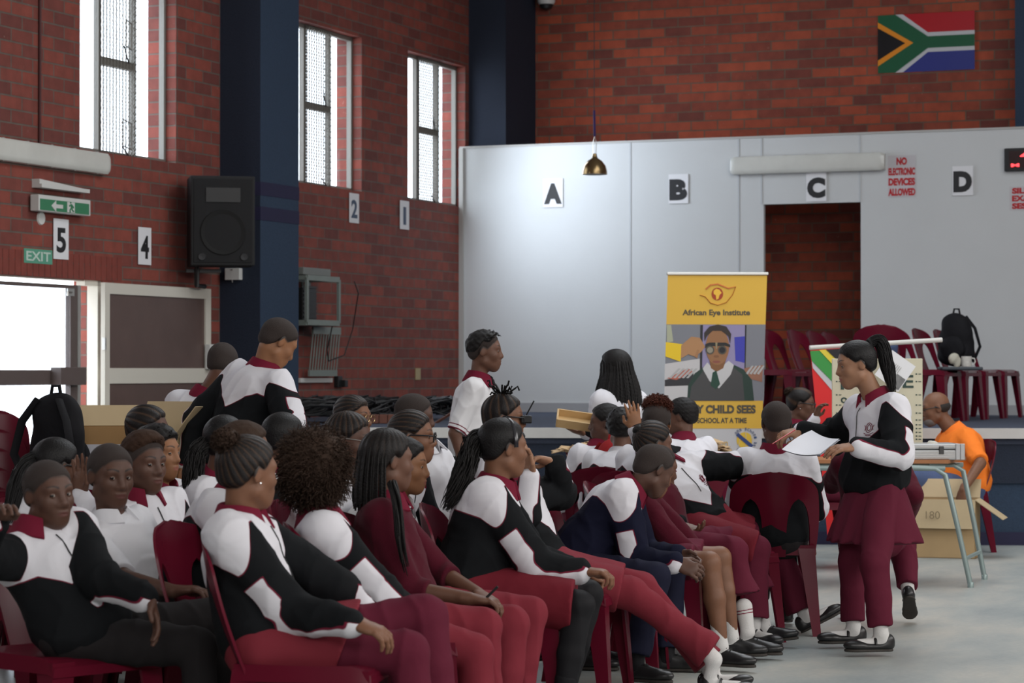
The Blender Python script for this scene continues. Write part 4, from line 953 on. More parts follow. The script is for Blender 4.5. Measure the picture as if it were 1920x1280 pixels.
# ================================================================= plastic chair
def chair_meshes():
    out={}
    # local: x right, y forward, z up. backrest
    vh=.68; rows=[]; H0,H1=.40,.83; nv=26
    def wo(v): 
        W=.205+.018*math.sin(v*math.pi); 
        if v>.72: W*=max(0.0,1-((v-.72)/.28)**2.6)**(1/2.2)
        return max(W,.02)
    bm=bmesh.new(); grid=[]
    for i in range(nv+1):
        v=i/nv; v=v if i<nv else 1.0; W=wo(v); 
        if v<vh: q=(v/vh); g=.060*math.sqrt(max(0,1-q**3.6))
        else: g=0
        ms=.118 if v<vh else .118; ms=min(ms,W*.6); wi=ms+g; ws=ms-g; wi=min(wi,W-.018) if W>.06 else wi
        xs=[-W,-(W+wi)/2,-wi,-ws,-ws/2,0,ws/2,ws,wi,(W+wi)/2,W]; row=[]
        for x in xs:
            y=-.205-.115*v-.03*math.sin(v*2.6)*1.0+ .060*(x/.21)**2; row.append(bm.verts.new((x,y,H0+(H1-H0)*v)))
        grid.append(row)
    for i in range(nv):
        for j in range(10):
            if j in(2,7) and (i/nv)<vh-.001: continue
            try: bm.faces.new([grid[i][j],grid[i][j+1],grid[i+1][j+1],grid[i+1][j]])
            except Exception: pass
    bmesh.ops.remove_doubles(bm,verts=bm.verts,dist=.0015); bmesh.ops.recalc_face_normals(bm,faces=bm.faces)
    bmesh.ops.solidify(bm,geom=bm.faces[:],thickness=.009); me=bpy.data.meshes.new('backrest'); bm.to_mesh(me); bm.free(); out['backrest']=me
    # rolled outer rim of the back
    # seat
    bm=bmesh.new(); n=14; grid=[]
    for i in range(n+1):
        v=i/n; row=[]; y=-.20+.42*v; W=.205+.012*math.sin(v*math.pi)
        for j in range(n+1):
            u=-1+2*j/n; x=u*W; z=.455-.018*(1-u*u)*math.sin(v*math.pi)-.030*max(0,(v-.82)/.18)**2+.006*max(0,.15-v)
            rc=.05
            row.append(bm.verts.new((x,y,z)))
        grid.append(row)
    for i in range(n):
        for j in range(n): bm.faces.new([grid[i][j],grid[i][j+1],grid[i+1][j+1],grid[i+1][j]])
    bd=[e for e in bm.edges if e.is_boundary]; r=bmesh.ops.extrude_edge_only(bm,edges=bd); vs=[g for g in r['geom'] if isinstance(g,bmesh.types.BMVert)]
    for v_ in vs: v_.co.z=.405 if abs(v_.co.y-.22)>.01 else .395; v_.co.x*=1.03; v_.co.y*=1.02
    bmesh.ops.recalc_face_normals(bm,faces=bm.faces); bmesh.ops.solidify(bm,geom=bm.faces[:],thickness=.006); me=bpy.data.meshes.new('seat'); bm.to_mesh(me); bm.free(); out['seat']=me
    for me in (out['seat'],out['backrest']):
        me.polygons.foreach_set('use_smooth',[True]*len(me.polygons)); me.set_sharp_from_angle(angle=math.radians(42)); me.materials.append(M_CHAIR)
    for nm,sx,sy in(('fr',1,1),('fl',-1,1),('br',1,-1),('bl',-1,-1)):
        m=MB(); a=(sx*.208,sy*.205+(.01 if sy>0 else 0),.44); b=(sx*.235,sy*.245-(0 if sy>0 else .02),0.0)
        # L section: outer corner line a->b, wings inward
        wa,wb,t=.085,.042,.012
        def prof(p,w_): x,y,z=p; return [(x,y,z),(x-sx*w_,y,z),(x-sx*w_,y-sy*t,z),(x-sx*t,y-sy*t,z),(x-sx*t,y-sy*w_,z),(x,y-sy*w_,z)]
        A_=prof(a,wa); B_=prof(b,wb); m.add(A_+B_,[(0,1,7,6),(1,2,8,7),(2,3,9,8),(3,4,10,9),(4,5,11,10),(5,0,6,11),(0,5,4,3,2,1),(6,7,8,9,10,11)])
        me=m.mesh('leg'); bm=bmesh.new(); bm.from_mesh(me); bmesh.ops.recalc_face_normals(bm,faces=bm.faces); bm.to_mesh(me); bm.free(); me.materials.append(M_CHAIR); out['leg'+nm]=me
    return out
CM=chair_meshes()
def chair(label,loc,face,group,z=0,tilt=0):
    r=empty('plastic_chair'); c=fw(face); r.location=(loc[0],loc[1],z); r.rotation_euler=(0,0,math.atan2(-c.x,c.y)); tag(r,label,'chair',group)
    for nm in('seat','backrest','legfr','legfl','legbr','legbl'):
        o=bpy.data.objects.new('leg' if nm.startswith('leg') else nm,CM[nm]); COL.objects.link(o); o.parent=r
    return r
# ================================================================= the cast (joints traced as pixel + depth, bone lengths solved in 3D)
UPV=(0,0,1); G='seated pupils in the rows of chairs'; W2='people standing in the hall'; GB='pupils seated round the work table'
CH='maroon plastic chairs in the pupil rows'
person('seated girl with fine cornrows in a bun, tracksuit top, nearest in the front row',(466,884,7.9),82,1.60,ha=(128,4,0),neck=(450,972),pelvis=(505,1205,0),
  ra=((545,1150,-1),(662,1168,-1),dict(curl=.55,d=(.9,-.2,-.25),pn=(-.2,.3,-1))),la=((640,1110,1),(700,1165,1)),rl=((765,1222,-1),(790,1420,0)),ll=((812,1150,1),(830,1370,0)),
  bottom='maroon',skirt=dict(len=.52,m='rose',tilt=-.5),hair='bun',hk=dict(n=24,pt=(0,-.75,.75),b=(0,-.090,.098),r=.040),skin='brown',h=.0048,earring=1,zip_=True,group=G)
person('seated girl with a big loose curly afro and tracksuit top',(594,874,8.6),98,1.56,ha=(158,4,0),neck=(600,972),pelvis=(655,1150,0),
  ra=((722,1120,-1),(765,1150,1)),rl=((888,1222,-1),(900,1420,0)),ll=((905,1175,1),(915,1390,0)),bottom='rose',hair='afro',skin='brown',h=.005,group=G)
person('seated girl in a maroon jersey with long thin braids, sleeves pushed up',(728,862,9.2),84,1.56,ha=(118,3,0),neck=(722,940),pelvis=(752,1130,0),
  ra=((765,1105,-1),(880,1122,-1),dict(curl=.6,d=(1,-.1,-.1))),la=((822,1070,1),(895,1112,-1),dict(curl=.6)),rl=((958,1170,-1),(940,1390,0)),ll=((992,1150,1),(965,1370,0)),
  top='jersey',sleeves='push',collar='trim',bottom='rose',hair='longbraids',hk=dict(n=44,L=.15,a0=110,a1=262,front=[[(735,905,9.05),(745,950,8.98),(750,1010,8.97),(765,1085,8.98)]]),skin='dark',h=.005,group=G)
person('seated girl with a shiny hairband, long black ponytail, tracksuit top and red skirt',(944,838,9.8),82,1.60,ha=(116,4,0),neck=(930,912),pelvis=(895,1105,0),
  ra=((1012,1070,-1),(1092,1072,0),dict(curl=.75,d=(.9,-.2,0))),la=((1000,1050,1),(1085,1070,1),dict(curl=.7)),rl=((1085,1135,-1),(1052,1330,0)),ll=((1100,1115,1),(1060,1310,0)),
  bottom='tights',skirt=dict(len=.93,m='skirt'),hair='sleek',hk=dict(band=1,wavy=1,tail=[(912,812,9.82),(888,830,9.78),(868,890,9.70),(832,962,9.66)],rad=[.014,.035,.040,.018],n=230),skin='brown',h=.005,fat=1.13,group=G)
person('seated girl hidden behind the hairband girl, hand at her face, ankles crossed',(952,850,10.5),75,1.55,ha=(110,4,0),neck=(960,905),pelvis=(1005,1062,0),
  ra=((985,962,-1),(992,893,0),dict(d=(-.1,0,1),pn=(-.6,-.5,0),curl=.55)),la=((1052,925,1),(1040,868,-1),dict(d=(-.9,-.3,.25),pn=(.1,-.2,-1),curl=[.05,.5,.6,.6])),
  rl=((1186,1112,-1),(1338,1228,0),dict(toe=(.95,-.25,.05),flare=1.35)),ll=((1200,1100,1),(1335,1250,-1),dict(toe=(.95,-.3,.15),flare=1.3)),bottom='rose',skirt=dict(len=.85,m='rose'),hair='short',skin='tan',h=.005,shoes='mary',sock=True,group=G)
person('seated boy with shaved head leaning forward in navy tracksuit, hands clasped',(1226,880,11.2),80,1.56,ha=(118,30,0),neck=(1185,915),pelvis=(1092,1058,0),
  ra=((1192,1052,-1),(1268,1056,-1),dict(curl=.6,d=(.9,-.2,-.3),pn=(-.3,.8,-.3))),la=((1205,1040,1),(1272,1040,-1),dict(curl=.6,d=(.85,-.3,-.4),pn=(-.2,-.8,-.3))),
  rl=((1228,1082,-1),(1192,1235,0),dict(toe=(.9,-.45,0))),ll=((1262,1062,1),(1250,1225,0)),top='navy',bottom='navy',hair='buzz',skin='deep',h=.005,slouch=.05,group=G)
person('seated pupil in a maroon jersey and shorts with bare shins and striped white socks',(1228,884,11.7),78,1.52,ha=(120,25,0),neck=(1205,905),pelvis=(1185,1040,0),
  ra=((1258,1010,-1),(1312,1050,0),dict(curl=.4)),la=((1275,1000,1),(1325,1046,0),dict(curl=.35)),rl=((1330,1055,-1),(1352,1205,0),dict(toe=(.9,-.45,0))),ll=((1350,1045,1),(1372,1188,0),dict(toe=(.95,-.25,0))),
  top='jersey',collar='band',bare=True,skirt=dict(len=.80,m='maroon'),hair='buzz',skin='brown',h=.005,group=G)
person('seated pupil in wide maroon culottes and striped white socks, one foot forward',(1236,876,12.2),70,1.52,ha=(110,15,0),neck=(1235,905),pelvis=(1245,1010,0),
  rl=((1375,1030,-1),(1402,1178,0),dict(toe=(.95,-.3,0),cuff=.16,flare=1.75)),ll=((1395,1012,1),(1432,1168,-1),dict(toe=(.92,-.35,.12),cuff=.16,flare=1.75)),top='jersey',collar='band',bottom='maroon',hair='buzz',skin='dark',h=.006,sock='band',group=G)
person('seated girl in badged tracksuit top, arm stretched to the next chair back',(1226,832,12.7),42,1.68,ha=(112,8,-2),neck=(1244,876),pelvis=(1312,985,0),
  ra=((1232,965,-1),(1272,985,-1),dict(curl=.5,d=(.8,-.5,-.2),pn=(0,-.4,1))),la=((1372,872,1),(1438,880,1),dict(curl=[.2,.6,.7,.7],d=(.9,.1,-.35),pn=(-.3,0,-1))),
  rl=((1418,1030,-1),(1412,1165,0),dict(flare=1.3)),ll=((1450,1008,1),(1508,1150,0),dict(toe=(.85,.0,.45),up=(-.45,0,.85),flare=1.4)),skirt=dict(len=.80,m='skirt'),bottom='maroon',hair='corn',hk=dict(bun=(0,-.085,.055),n=20),skin='dark',h=.005,shoes='mary',sock=True,crest=True,zip_=True,group=G)
# ---- round the work table
person('boy with short dark hair and white shirt collar over his tracksuit, seen from behind',(1166,803,14.0),165,1.5,ha=(175,5,0),hair='fluffy',skin='dark',collar='white',h=.006,group=GB)
person('pupil in profile facing left with a red backpack on',(1134,792,14.8),-160,1.5,ha=(-95,5,0),neck=(1124,842),hair='short',skin='deep',h=.006,group=GB)
person('girl with reddish curly puff above shaved sides, hand on the head before her',(1232,792,13.3),150,1.5,ha=(165,5,0),ra=((1215,850,-1),(1192,806,-1),dict(d=(-.15,0,1),pn=(-.1,1,0),curl=.2,spread=.22)),hair='puff',skin='amber',h=.006,group=GB)
person('boy with short black hair seen from behind looking left, beside the yellow banner',(1277,780,15.2),-155,1.5,ha=(-112,5,0),hair='short',skin='dark',h=.006,group=GB)
person('boy with round cropped head seen from behind, on the chair the outstretched hand touches',(1455,792,13.0),176,1.58,ha=(185,8,0),neck=(1455,848),pelvis=(1450,1005,0),rl=((1470,985,1),(1475,1130,0)),ll=((1425,985,1),(1420,1130,0)),
  ra=((1530,950,1),(1500,985,1)),la=((1385,950,1),(1410,985,1)),bottom='grey',hair='buzz',skin='deep',h=.006,fat=1.05,group=GB)
person('pupil in a maroon jersey seated behind the standing girl, one elbow raised',(1628,795,13.3),190,1.6,ha=(190,5,0),neck=(1630,850),pelvis=(1635,1000,0),la=((1560,905,1),(1582,850,1)),ra=((1712,930,-1),(1700,975,1)),
  rl=((1690,985,1),(1702,1105,-1),dict(toe=(.15,.75,-.55),up=(0,.6,.7))),ll=((1600,985,1),(1600,1120,0)),top='jersey',collar='band',hair='short',skin='dark',h=.006,fat=1.12,sock='band',shoes='mary',group=GB)
person('girl with hair puff and glasses seated far back beside the hanging flag',(1503,757,17.3),88,1.5,ha=(82,6,0),ra=((1505,815,-1),(1528,786,0),dict(d=(.3,-.2,1),curl=.5)),la=((1540,820,1),(1560,792,0),dict(d=(.6,0,.7),curl=.5)),
  hair='bun',hk=dict(pt=(0,-1,.3),n=4,b=(0,-.090,.080),r=.034),skin='dark',h=.006,glasses='black',eyes=True,earring=1,group=GB)
# ---- standing
person('standing girl with high black ponytail and badged tracksuit top holding papers and pencil',(1604,682,12.3),-62,1.62,ha=(-84,12,0),neck=(1641,748),pelvis=(1640,905,0),stand=True,
  la=((1686,856,-1),(1606,838,-1),dict(curl=.35,d=(-1,-.15,-.05),pn=(0,.35,-1),thumb=.2)),ra=((1562,826,1),(1502,808,-1),dict(curl=.6,d=(-.9,-.2,-.15),pn=(.1,.4,-1),thumb=.9)),
  rl=((1598,1055,0),(1600,1172,0),dict(toe=(-1,-.15,0))),ll=((1640,1060,-1),(1652,1182,0),dict(toe=(-1,-.12,0))),bottom='maroon',skirt=dict(drop=.26,m='maroon',pleat=1),hair='sleek',
  hk=dict(tail=[(1626,646,12.32),(1650,640,12.33),(1664,688,12.30),(1675,740,12.22)],rad=[.016,.032,.034,.014],n=240),skin='tan',h=.0045,eyes=True,shoes='mary',sock=True,crest=True,zip_=True,group=W2,gaze=(-1,-.1,-.25),hs=1.0)
person('bearded balding man in an orange polo shirt and jeans seated by the stage',(1753,765,18.95),-70,1.86,ha=(-90,12,0),neck=(1788,810),pelvis=(1806,918,0),la=((1838,868,-1),(1806,918,-1),dict(d=(-.1,-.1,-1),curl=.4)),ra=((1742,872,1),(1718,905,-1)),
  rl=((1722,895,0),(1716,1000,0)),ll=((1712,902,-1),(1705,1005,0)),top='orange',sleeves='half',collar='orange',bottom='denim',hair='bald',skin='brown',h=.006,glasses='black',beard=True,hs=1.12,fat=1.25,eyes=True,name='person')
person('woman with a curtain of long black braids, standing and holding a wooden tray',(1152,690,15.6),-142,1.56,ha=(-116,6,0),stand=True,la=((1118,800,0),(1098,812,-1),dict(d=(-.95,-.2,.2),pn=(0,0,1),curl=.25)),hair='curtain',hk=dict(L=.30,a0=38,a1=325),skin='brown',h=.006,group=W2)
person('standing boy in a white polo shirt with maroon collar, in profile facing right',(910,657,13.8),84,1.5,ha=(88,4,0),neck=(897,712),pelvis=(888,842,0),stand=True,ra=((853,812,-1),(872,880,0)),top='polo',sleeves='half',collar='trim',bottom='grey',hair='curlytop',skin='dark',h=.0055,eyes=True,group=W2,hs=.98)
person('boy bending over by the blue column, back turned, white V across his tracksuit top',(522,641,12.0),140,1.62,ha=(118,36,0),neck=(494,695),pelvis=(452,835,0),stand=True,ra=((548,800,-1),(545,880,1)),la=((368,790,0),(350,870,0)),hair='buzz',skin='amber',h=.005,group=W2,slouch=.04)
person('pupil bending down behind the boy by the blue column, one ear showing',(418,682,12.9),165,1.5,ha=(160,20,0),neck=(385,742),pelvis=(375,860,0),stand=True,hair='buzz',skin='dark',h=.006,group=W2,la=((350,810,0),(345,860,0)))
# ---- left block
person('smiling boy in a tracksuit top leaning back, beaded bracelet on his wrist',(92,924,8.05),46,1.5,ha=(42,4,4),neck=(68,992),pelvis=(160,1180,0),
  ra=((-50,1040,-1),(-12,975,-1)),la=((185,1085,-1),(278,1122,-1),dict(d=(.35,-.2,-.9),pn=(-.9,-.3,-.1),curl=.3)),rl=((372,1212,-1),(380,1400,0)),ll=((405,1155,1),(410,1380,0)),bottom='grey',hair='buzz',skin='deep',h=.0045,eyes=True,crest=False,zip_=True,group=G,gaze=(.05,-1,0),hs=.95)
person('boy in a white collared shirt with a shaved head looking at the viewer',(208,890,8.95),58,1.52,ha=(36,8,0),neck=(208,972),pelvis=(285,1130,0),ra=((232,1085,-1),(325,1108,-1),dict(curl=.5,d=(1,-.1,.1))),la=((312,1060,1),(345,1098,-1),dict(curl=.6,d=(.9,-.3,.2))),
  rl=((425,1180,-1),(430,1380,0)),ll=((450,1130,1),(460,1340,0)),top='shirt',sleeves='half',collar='white',bottom='grey',hair='buzz',skin='deep',h=.0045,eyes=True,group=G,gaze=(.1,-1,.05),hs=1.0)
person('boy with tall brown-tinted flat haircut and badged tracksuit top',(270,868,9.5),48,1.54,ha=(48,4,0),neck=(262,935),pelvis=(300,1080,0),hair='hightop',skin='deep',h=.0045,eyes=True,crest=True,zip_=True,group=G,gaze=(.35,-1,0))
person('light-skinned boy in profile with short black hair, seated behind the tall-haired boy',(298,848,10.4),62,1.54,ha=(66,3,0),neck=(298,915),hair='fluffy',skin='amber',h=.005,eyes=True,zip_=True,group=G,gaze=(.5,-1,.1))
person('girl with a long ponytail tied in white, raised open hand beside her head',(107,874,9.7),70,1.5,ha=(128,8,0),ra=((164,985,-1),(149,928,0),dict(d=(.05,0,1),pn=(-.5,-.85,0),curl=.1,spread=.25)),hair='sleek',hk=dict(tail=[(70,852,9.65),(48,872,9.62),(30,915,9.55),(14,985,9.5)],rad=[.014,.034,.036,.022],n=200),skin='dark',h=.005,glasses='black',group=G)
person('pupil with neat black cornrows, mostly behind the tall-haired boy',(279,806,11.0),70,1.5,ha=(80,5,0),hair='corn',skin='deep',h=.006,group=G)
person('girl with loose wavy black ponytail over a white shoulder, behind the bun girl',(423,830,10.0),85,1.5,ha=(150,5,0),hair='sleek',hk=dict(wavy=1,tail=[(390,826,9.95),(368,850,9.9),(362,905,9.88),(372,962,9.86)],rad=[.014,.036,.042,.022],n=230),skin='dark',h=.006,group=G)
person('boy with short hair and a bare forehead, just behind the girl with the bun',(460,848,8.9),80,1.48,ha=(92,5,0),hair='short',hcol='brown',skin='brown',h=.006,group=G)
person('pupil with smooth black hair, only the top showing behind the afro',(533,822,10.6),80,1.5,ha=(130,5,0),hair='sleek',skin='dark',h=.006,group=G)
person('girl with cornrows and thin metal glasses in a white shirt, profile to the right',(655,824,10.0),70,1.52,ha=(78,8,0),top='shirt',collar='white',hair='corn',hk=dict(pt=(0,-.2,1),n=20),skin='deep',h=.005,glasses='silver',eyes=True,group=G)
person('smiling girl with round gold glasses, far back near the cable pile',(663,782,12.5),62,1.5,ha=(66,4,0),hair='corn',hk=dict(pt=(.3,.9,.4),n=20),skin='brown',h=.005,glasses='gold',eyes=True,group=G)
person('pupil with an orange-brown face in profile and black hair, beyond the girl with long braids',(760,872,9.9),74,1.46,ha=(84,6,0),top='polo',sleeves='half',collar='white',hair='short',skin='amber',h=.005,eyes=True,group=G)
person('girl with smooth pulled-back hair and thick black glasses, in a tracksuit top',(774,818,10.6),70,1.54,ha=(86,2,0),hair='corn',hk=dict(pt=(0,-1,.1),n=24),skin='brown',h=.005,glasses='black',eyes=True,zip_=True,group=G)
person('boy with a cropped head in a white shirt, behind the girl with thick black glasses',(778,780,12.0),58,1.5,ha=(98,10,0),neck=(800,842),top='shirt',collar='white',sleeves='half',hair='buzz',skin='deep',h=.006,group=G,fat=1.1)
person('pupil with stubby hair twists wearing a black test frame with a pointer',(946,783,11.6),75,1.5,ha=(88,4,0),hair='twists',skin='brown',h=.006,glasses='black',group=G)
# chairs under the pupils
for lab,J in PEOPLE:
    if 'standing' in lab or 'bending' in lab or 'holding a wooden tray' in lab: continue
    p=J['pelvis']; f=J['f0']; a=math.degrees(math.atan2(f.x,-f.y)); 
    k_=.12
    if 'bun, tracksuit top, nearest' in lab: k_=.14
    if 'smiling boy' in lab: k_=-.10
    if 'bare forehead' in lab: continue
    b=p
    sl=lab.split(',')[0].replace('seated ',''); chair('maroon plastic chair under the '+' '.join(sl.split()[:11]),(b.x+f.x*k_,b.y+f.y*k_),a,CH)
# ================================================================= things on the left wall
def lbox(px0,py0,px1,py1,off=0):
    a=lw(px0,py0,off); b=lw(px1,py1,off); return min(a[0],b[0]),max(a[0],b[0]),min(a[1],b[1]),max(a[1],b[1])
def pbox(px0,py0,px1,py1,off=0):
    a=pw(px0,py0,off); b=pw(px1,py1,off); return min(a[0],b[0]),max(a[0],b[0]),min(a[1],b[1]),max(a[1],b[1])
def mirror_text(t): # left wall local x runs towards the viewer (right to left in view): flip so it reads properly
    me=t.data; co=np.zeros(len(me.vertices)*3); me.vertices.foreach_get('co',co); co=co.reshape(-1,3); c=t['cx']; co[:,0]=2*c-co[:,0]; me.vertices.foreach_set('co',co.ravel()); me.flip_normals(); me.update(); del t['cx']
def wall_fitting(name,label,s0,s1,z0,z1,place):
    r=empty(name); tag(r,label,'light','fluorescent fittings'); place(r)
    zc=(z0+z1)/2; hh=(z1-z0)/2
    def pf(y0,hf,n=9): return [(y0-hf*.62*math.sin(math.pi*i/(n-1))**.45,zc+hf*(abs(math.cos(math.pi*i/(n-1)))**.7)*(1 if i<n/2 else -1)) for i in range(n)]
    m=MB(); m.bx(s0,s1,-.03,0,z0+.01,z1-.01,bev=.004); m.build('housing',M_WPL,r)
    m=MB(); pr=pf(-.03,hh); n=len(pr); xs=[s0,s0+.03]+list(np.linspace(s0+.06,s1-.06,12))+[s1-.03,s1]; vs=[]; 
    for i,x in enumerate(xs):
        k=.82 if i in(0,len(xs)-1) else 1.0
        for (y,z) in pr: vs.append((x,-.03+(y+.03)*k,zc+(z-zc)*k))
    fs=[(i*n+j,i*n+j+1,(i+1)*n+j+1,(i+1)*n+j) for i in range(len(xs)-1) for j in range(n-1)]; fs+=[tuple(range(n)),tuple(range((len(xs)-1)*n,len(xs)*n))[::-1]]
    m.add(vs,fs); m.build('diffuser',mat('dusty_diffuser',(.60,.60,.56),.3,spec=.5,noise=.12,nscale=5,coat=.2),r,True)
    m=MB(); 
    for i in range(7): x=s0+(s1-s0)*(i+.5)/7; m.box((x,-.045,z1-.004),(.03,.02,.014)).box((x,-.045,z0+.004),(.03,.02,.014))
    m.build('clip',M_ALU,r)
    return r
s0=lw(193,300)[0]; z0=lw(100,316)[1]; z1=lw(100,274)[1]
wall_fitting('fluorescent_light','long dusty fluorescent fitting on the brick wall under the near window',s0,s0+2.4,z0,z1,onleft)
a=pbox(1373,293,1661,322); wall_fitting('fluorescent_light','long dusty fluorescent fitting on the white board wall above the doorway',a[0],a[1],a[2]+.01,a[3]-.01,onpart)
def sheet(ch,box,place,ink,cat='sign',label='',w=.62,h=.62,mirror=True,bold=.03,name='number_sheet'):
    s0,s1,z0,z1=box; r=MB().bx(s0,s1,-.013,-.010,z0,z1).build(name,M_PAPER); tag(r,label,cat,'printed letter and number sheets'); 
    t=text(ch,(s0+s1)/2,(z0+z1)/2-(z1-z0)*.03,(s1-s0)*w,(z1-z0)*h,ink,r,y=-.0145,bold=bold,name='printed_character')
    if mirror: t['cx']=(s0+s1)/2; mirror_text(t)
    m=MB(); m.lathe([(.006,0),(.004,.004),(0,.005)],n=8); 
    place(r); return r
M_INKB=mat('faded_blue_ink',(.05,.075,.13),.6)
sheet('5',lbox(98,409,126,487),onleft,M_INK,label='white sheet printed with a black 5, above the open door')
sheet('4',lbox(257,425,281,497),onleft,M_INK,label='white sheet printed with a black 4, left of the loudspeaker')
sheet('2',lbox(653,361,671,419),onleft,M_INKB,label='white sheet printed with a blue-grey 2, right of the blue column')
sheet('1',lbox(748,375,765,431),onleft,M_INKB,label='white sheet printed with a blue-grey 1, nearest the white board wall',w=.30)
for c,b in (('A',(1019,335,1056,388)),('B',(1254,327,1291,381)),('C',(1512,324,1550,377)),('D',(1786,312,1825,366))):
    sheet(c,pbox(*b),onpart,M_INK,label='white sheet printed with a bold black letter %s on the white board wall'%c,w=.90,h=.72,mirror=False,bold=.07,name='letter_sheet')
# EXIT plate
s0,s1,z0,z1=lbox(44,465,97,496); r=MB().bx(s0,s1,-.006,-.001,z0,z1).build('exit_sign',mat('plate_green',(.10,.32,.22),.5)); tag(r,'small green plate reading EXIT left of the 5 sheet','sign')
t=text('EXIT',(s0+s1)/2,(z0+z1)/2,(s1-s0)*.86,(z1-z0)*.66,mat('pale_lettering',(.5,.62,.55),.6),r,y=-.008); t['cx']=(s0+s1)/2; mirror_text(t); onleft(r)
# running-man sign box
off=.10; s0,s1,z0,z1=lbox(73,364,170,405,off); r=empty('emergency_exit_light'); tag(r,'green and white emergency exit light with arrow and running man','sign'); onleft(r)
MB().bx(s0,s1,-off,-.02,z0,z1,bev=.006).build('housing',M_WPL,r)
MB().bx(s0+.03,s1-.015,-off-.004,-off+.002,z0+.008,z1-.032).build('green_panel',M_TXTG,r)
cx=lw(108,386,off)[0]; zc=(z0+z1)/2-.015; m=MB()   # arrow points to the left of the picture = +s
m.prism([(cx+.10,zc),(cx+.03,zc+.045),(cx+.03,zc+.015),(cx-.07,zc+.015),(cx-.07,zc-.015),(cx+.03,zc-.015),(cx+.03,zc-.045)],-off-.007,-off-.003); m.build('arrow',M_WPL,r)
cm=lw(132,386,off)[0]; MB().bx(cm-.055,cm+.055,-off-.007,-off-.003,z0+.011,z1-.035).build('doorway_panel',M_WPL,r)
m=MB(); y=-off-.009
def st(p,q,w=.006): m.tube([(p[0],y,p[1]),(q[0],y,q[1])],w,6)
m.lathe([(0,.008),(.007,.004),(.009,0),(.007,-.004),(0,-.008)],(cm+.012,y,zc+.040),8)
st((cm+.006,zc+.028),(cm-.004,zc-.002),.009); st((cm-.004,zc-.002),(cm+.020,zc-.016)); st((cm+.020,zc-.016),(cm+.018,zc-.038)); st((cm-.004,zc-.002),(cm-.016,zc-.022)); st((cm-.016,zc-.022),(cm-.036,zc-.026)); st((cm+.006,zc+.024),(cm+.030,zc+.012)); st((cm+.006,zc+.024),(cm-.022,zc+.014)); st((cm-.022,zc+.014),(cm-.030,zc-.002))
m.build('running_figure',M_TXTG,r)
b0=lbox(70,335,158,362,.05); m=MB(); m.prism([(b0[1],b0[3]),(b0[1],b0[2]+.03),(b0[0],b0[2]+.03)],-.07,0); m.bx(b0[0]-.02,b0[1],-.09,0,b0[2]+.0,b0[2]+.03); m.build('mounting_bracket',M_WPL,r)
s_,z_=lw(76,409); r=MB().lathe([(0,.012),(.05,.012),(.055,0)],n=20).build('round_disc',M_WPL); r.data.transform(Matrix.Rotation(math.pi/2,4,'X')); r.data.transform(Matrix.Translation((s_,0,z_))); onleft(r); tag(r,'small white round cover plate on the brick wall under the emergency light','cover plate')
# conduit drop
s_,_=lw(72,100); r=MB().tube([(s_,-.015,lw(72,268)[1]),(s_,-.015,7.0)],.012,8).build('conduit',mat('maroon_conduit',(.07,.018,.018),.5)); onleft(r); tag(r,'thin maroon conduit running down the brick wall to the long light','pipe')
# speaker
c=P(414,416,21.9); wS,hS,dS=.55,.77,.38; R=Matrix.Rotation(math.radians(-14),3,'Z')
r=empty('loudspeaker',(c.x,c.y,c.z)); r.rotation_euler=(0,0,math.radians(12)); tag(r,'big black loudspeaker mounted high beside the blue column','speaker')
m=MB(); m.box((0,0,0),(wS,dS,hS),bev=.012); m.build('cabinet',mat('worn_black_cabinet',(.010,.010,.011),.7,noise=.2,nscale=10),r)
MB().box((0,-dS/2-.004,0),(wS-.05,.012,hS-.05),bev=.004).build('grille',mat('black_grille',(.009,.009,.010),.7,bump=.6,bscale=300),r)
g=MB(); g.lathe([(.20,0),(.19,.012),(.15,.0),(.05,-.03),(0,-.02)],n=32); o=g.build('woofer',mat('speaker_cone',(.008,.008,.008),.8),r,True); o.rotation_euler=(math.pi/2,0,0); o.location=(0,-dS/2-.008,-.10)
MB().box((0,-dS/2-.012,.22),(.30,.01,.13),bev=.01).build('horn',M_BLACKP,r)
for sx in(-1,1):
    o=MB().lathe([(.035,0),(.03,.008),(0,.004)],n=16).build('port',M_INK,r); o.rotation_euler=(math.pi/2,0,0); o.location=(sx*.18,-dS/2-.012,-.31)
MB().tube([(-.20,.05,-.38),(-.20,.05,-.55),(-.12,.22,-.55)],.022,8).box((-.14,.1,-.42),(.3,.06,.03)).build('wall_bracket',M_BLACKP,r)
# junction box on the column
cpx=onplane(441,514,c1p,U); r=empty('junction_box',cpx+U*.03); r.rotation_euler=(0,0,math.atan2(N.y,N.x)); tag(r,'small white junction box on the blue column under the loudspeaker','box')
MB().box((0,0,0),(.15,.06,.105),bev=.006).build('cover',M_WPL,r); MB().box((0,-.032,.04),(.02,.006,.01)).tube([(0,-.03,-.05),(.01,-.04,-.075)],.004,5).build('clip',M_ALU,r)
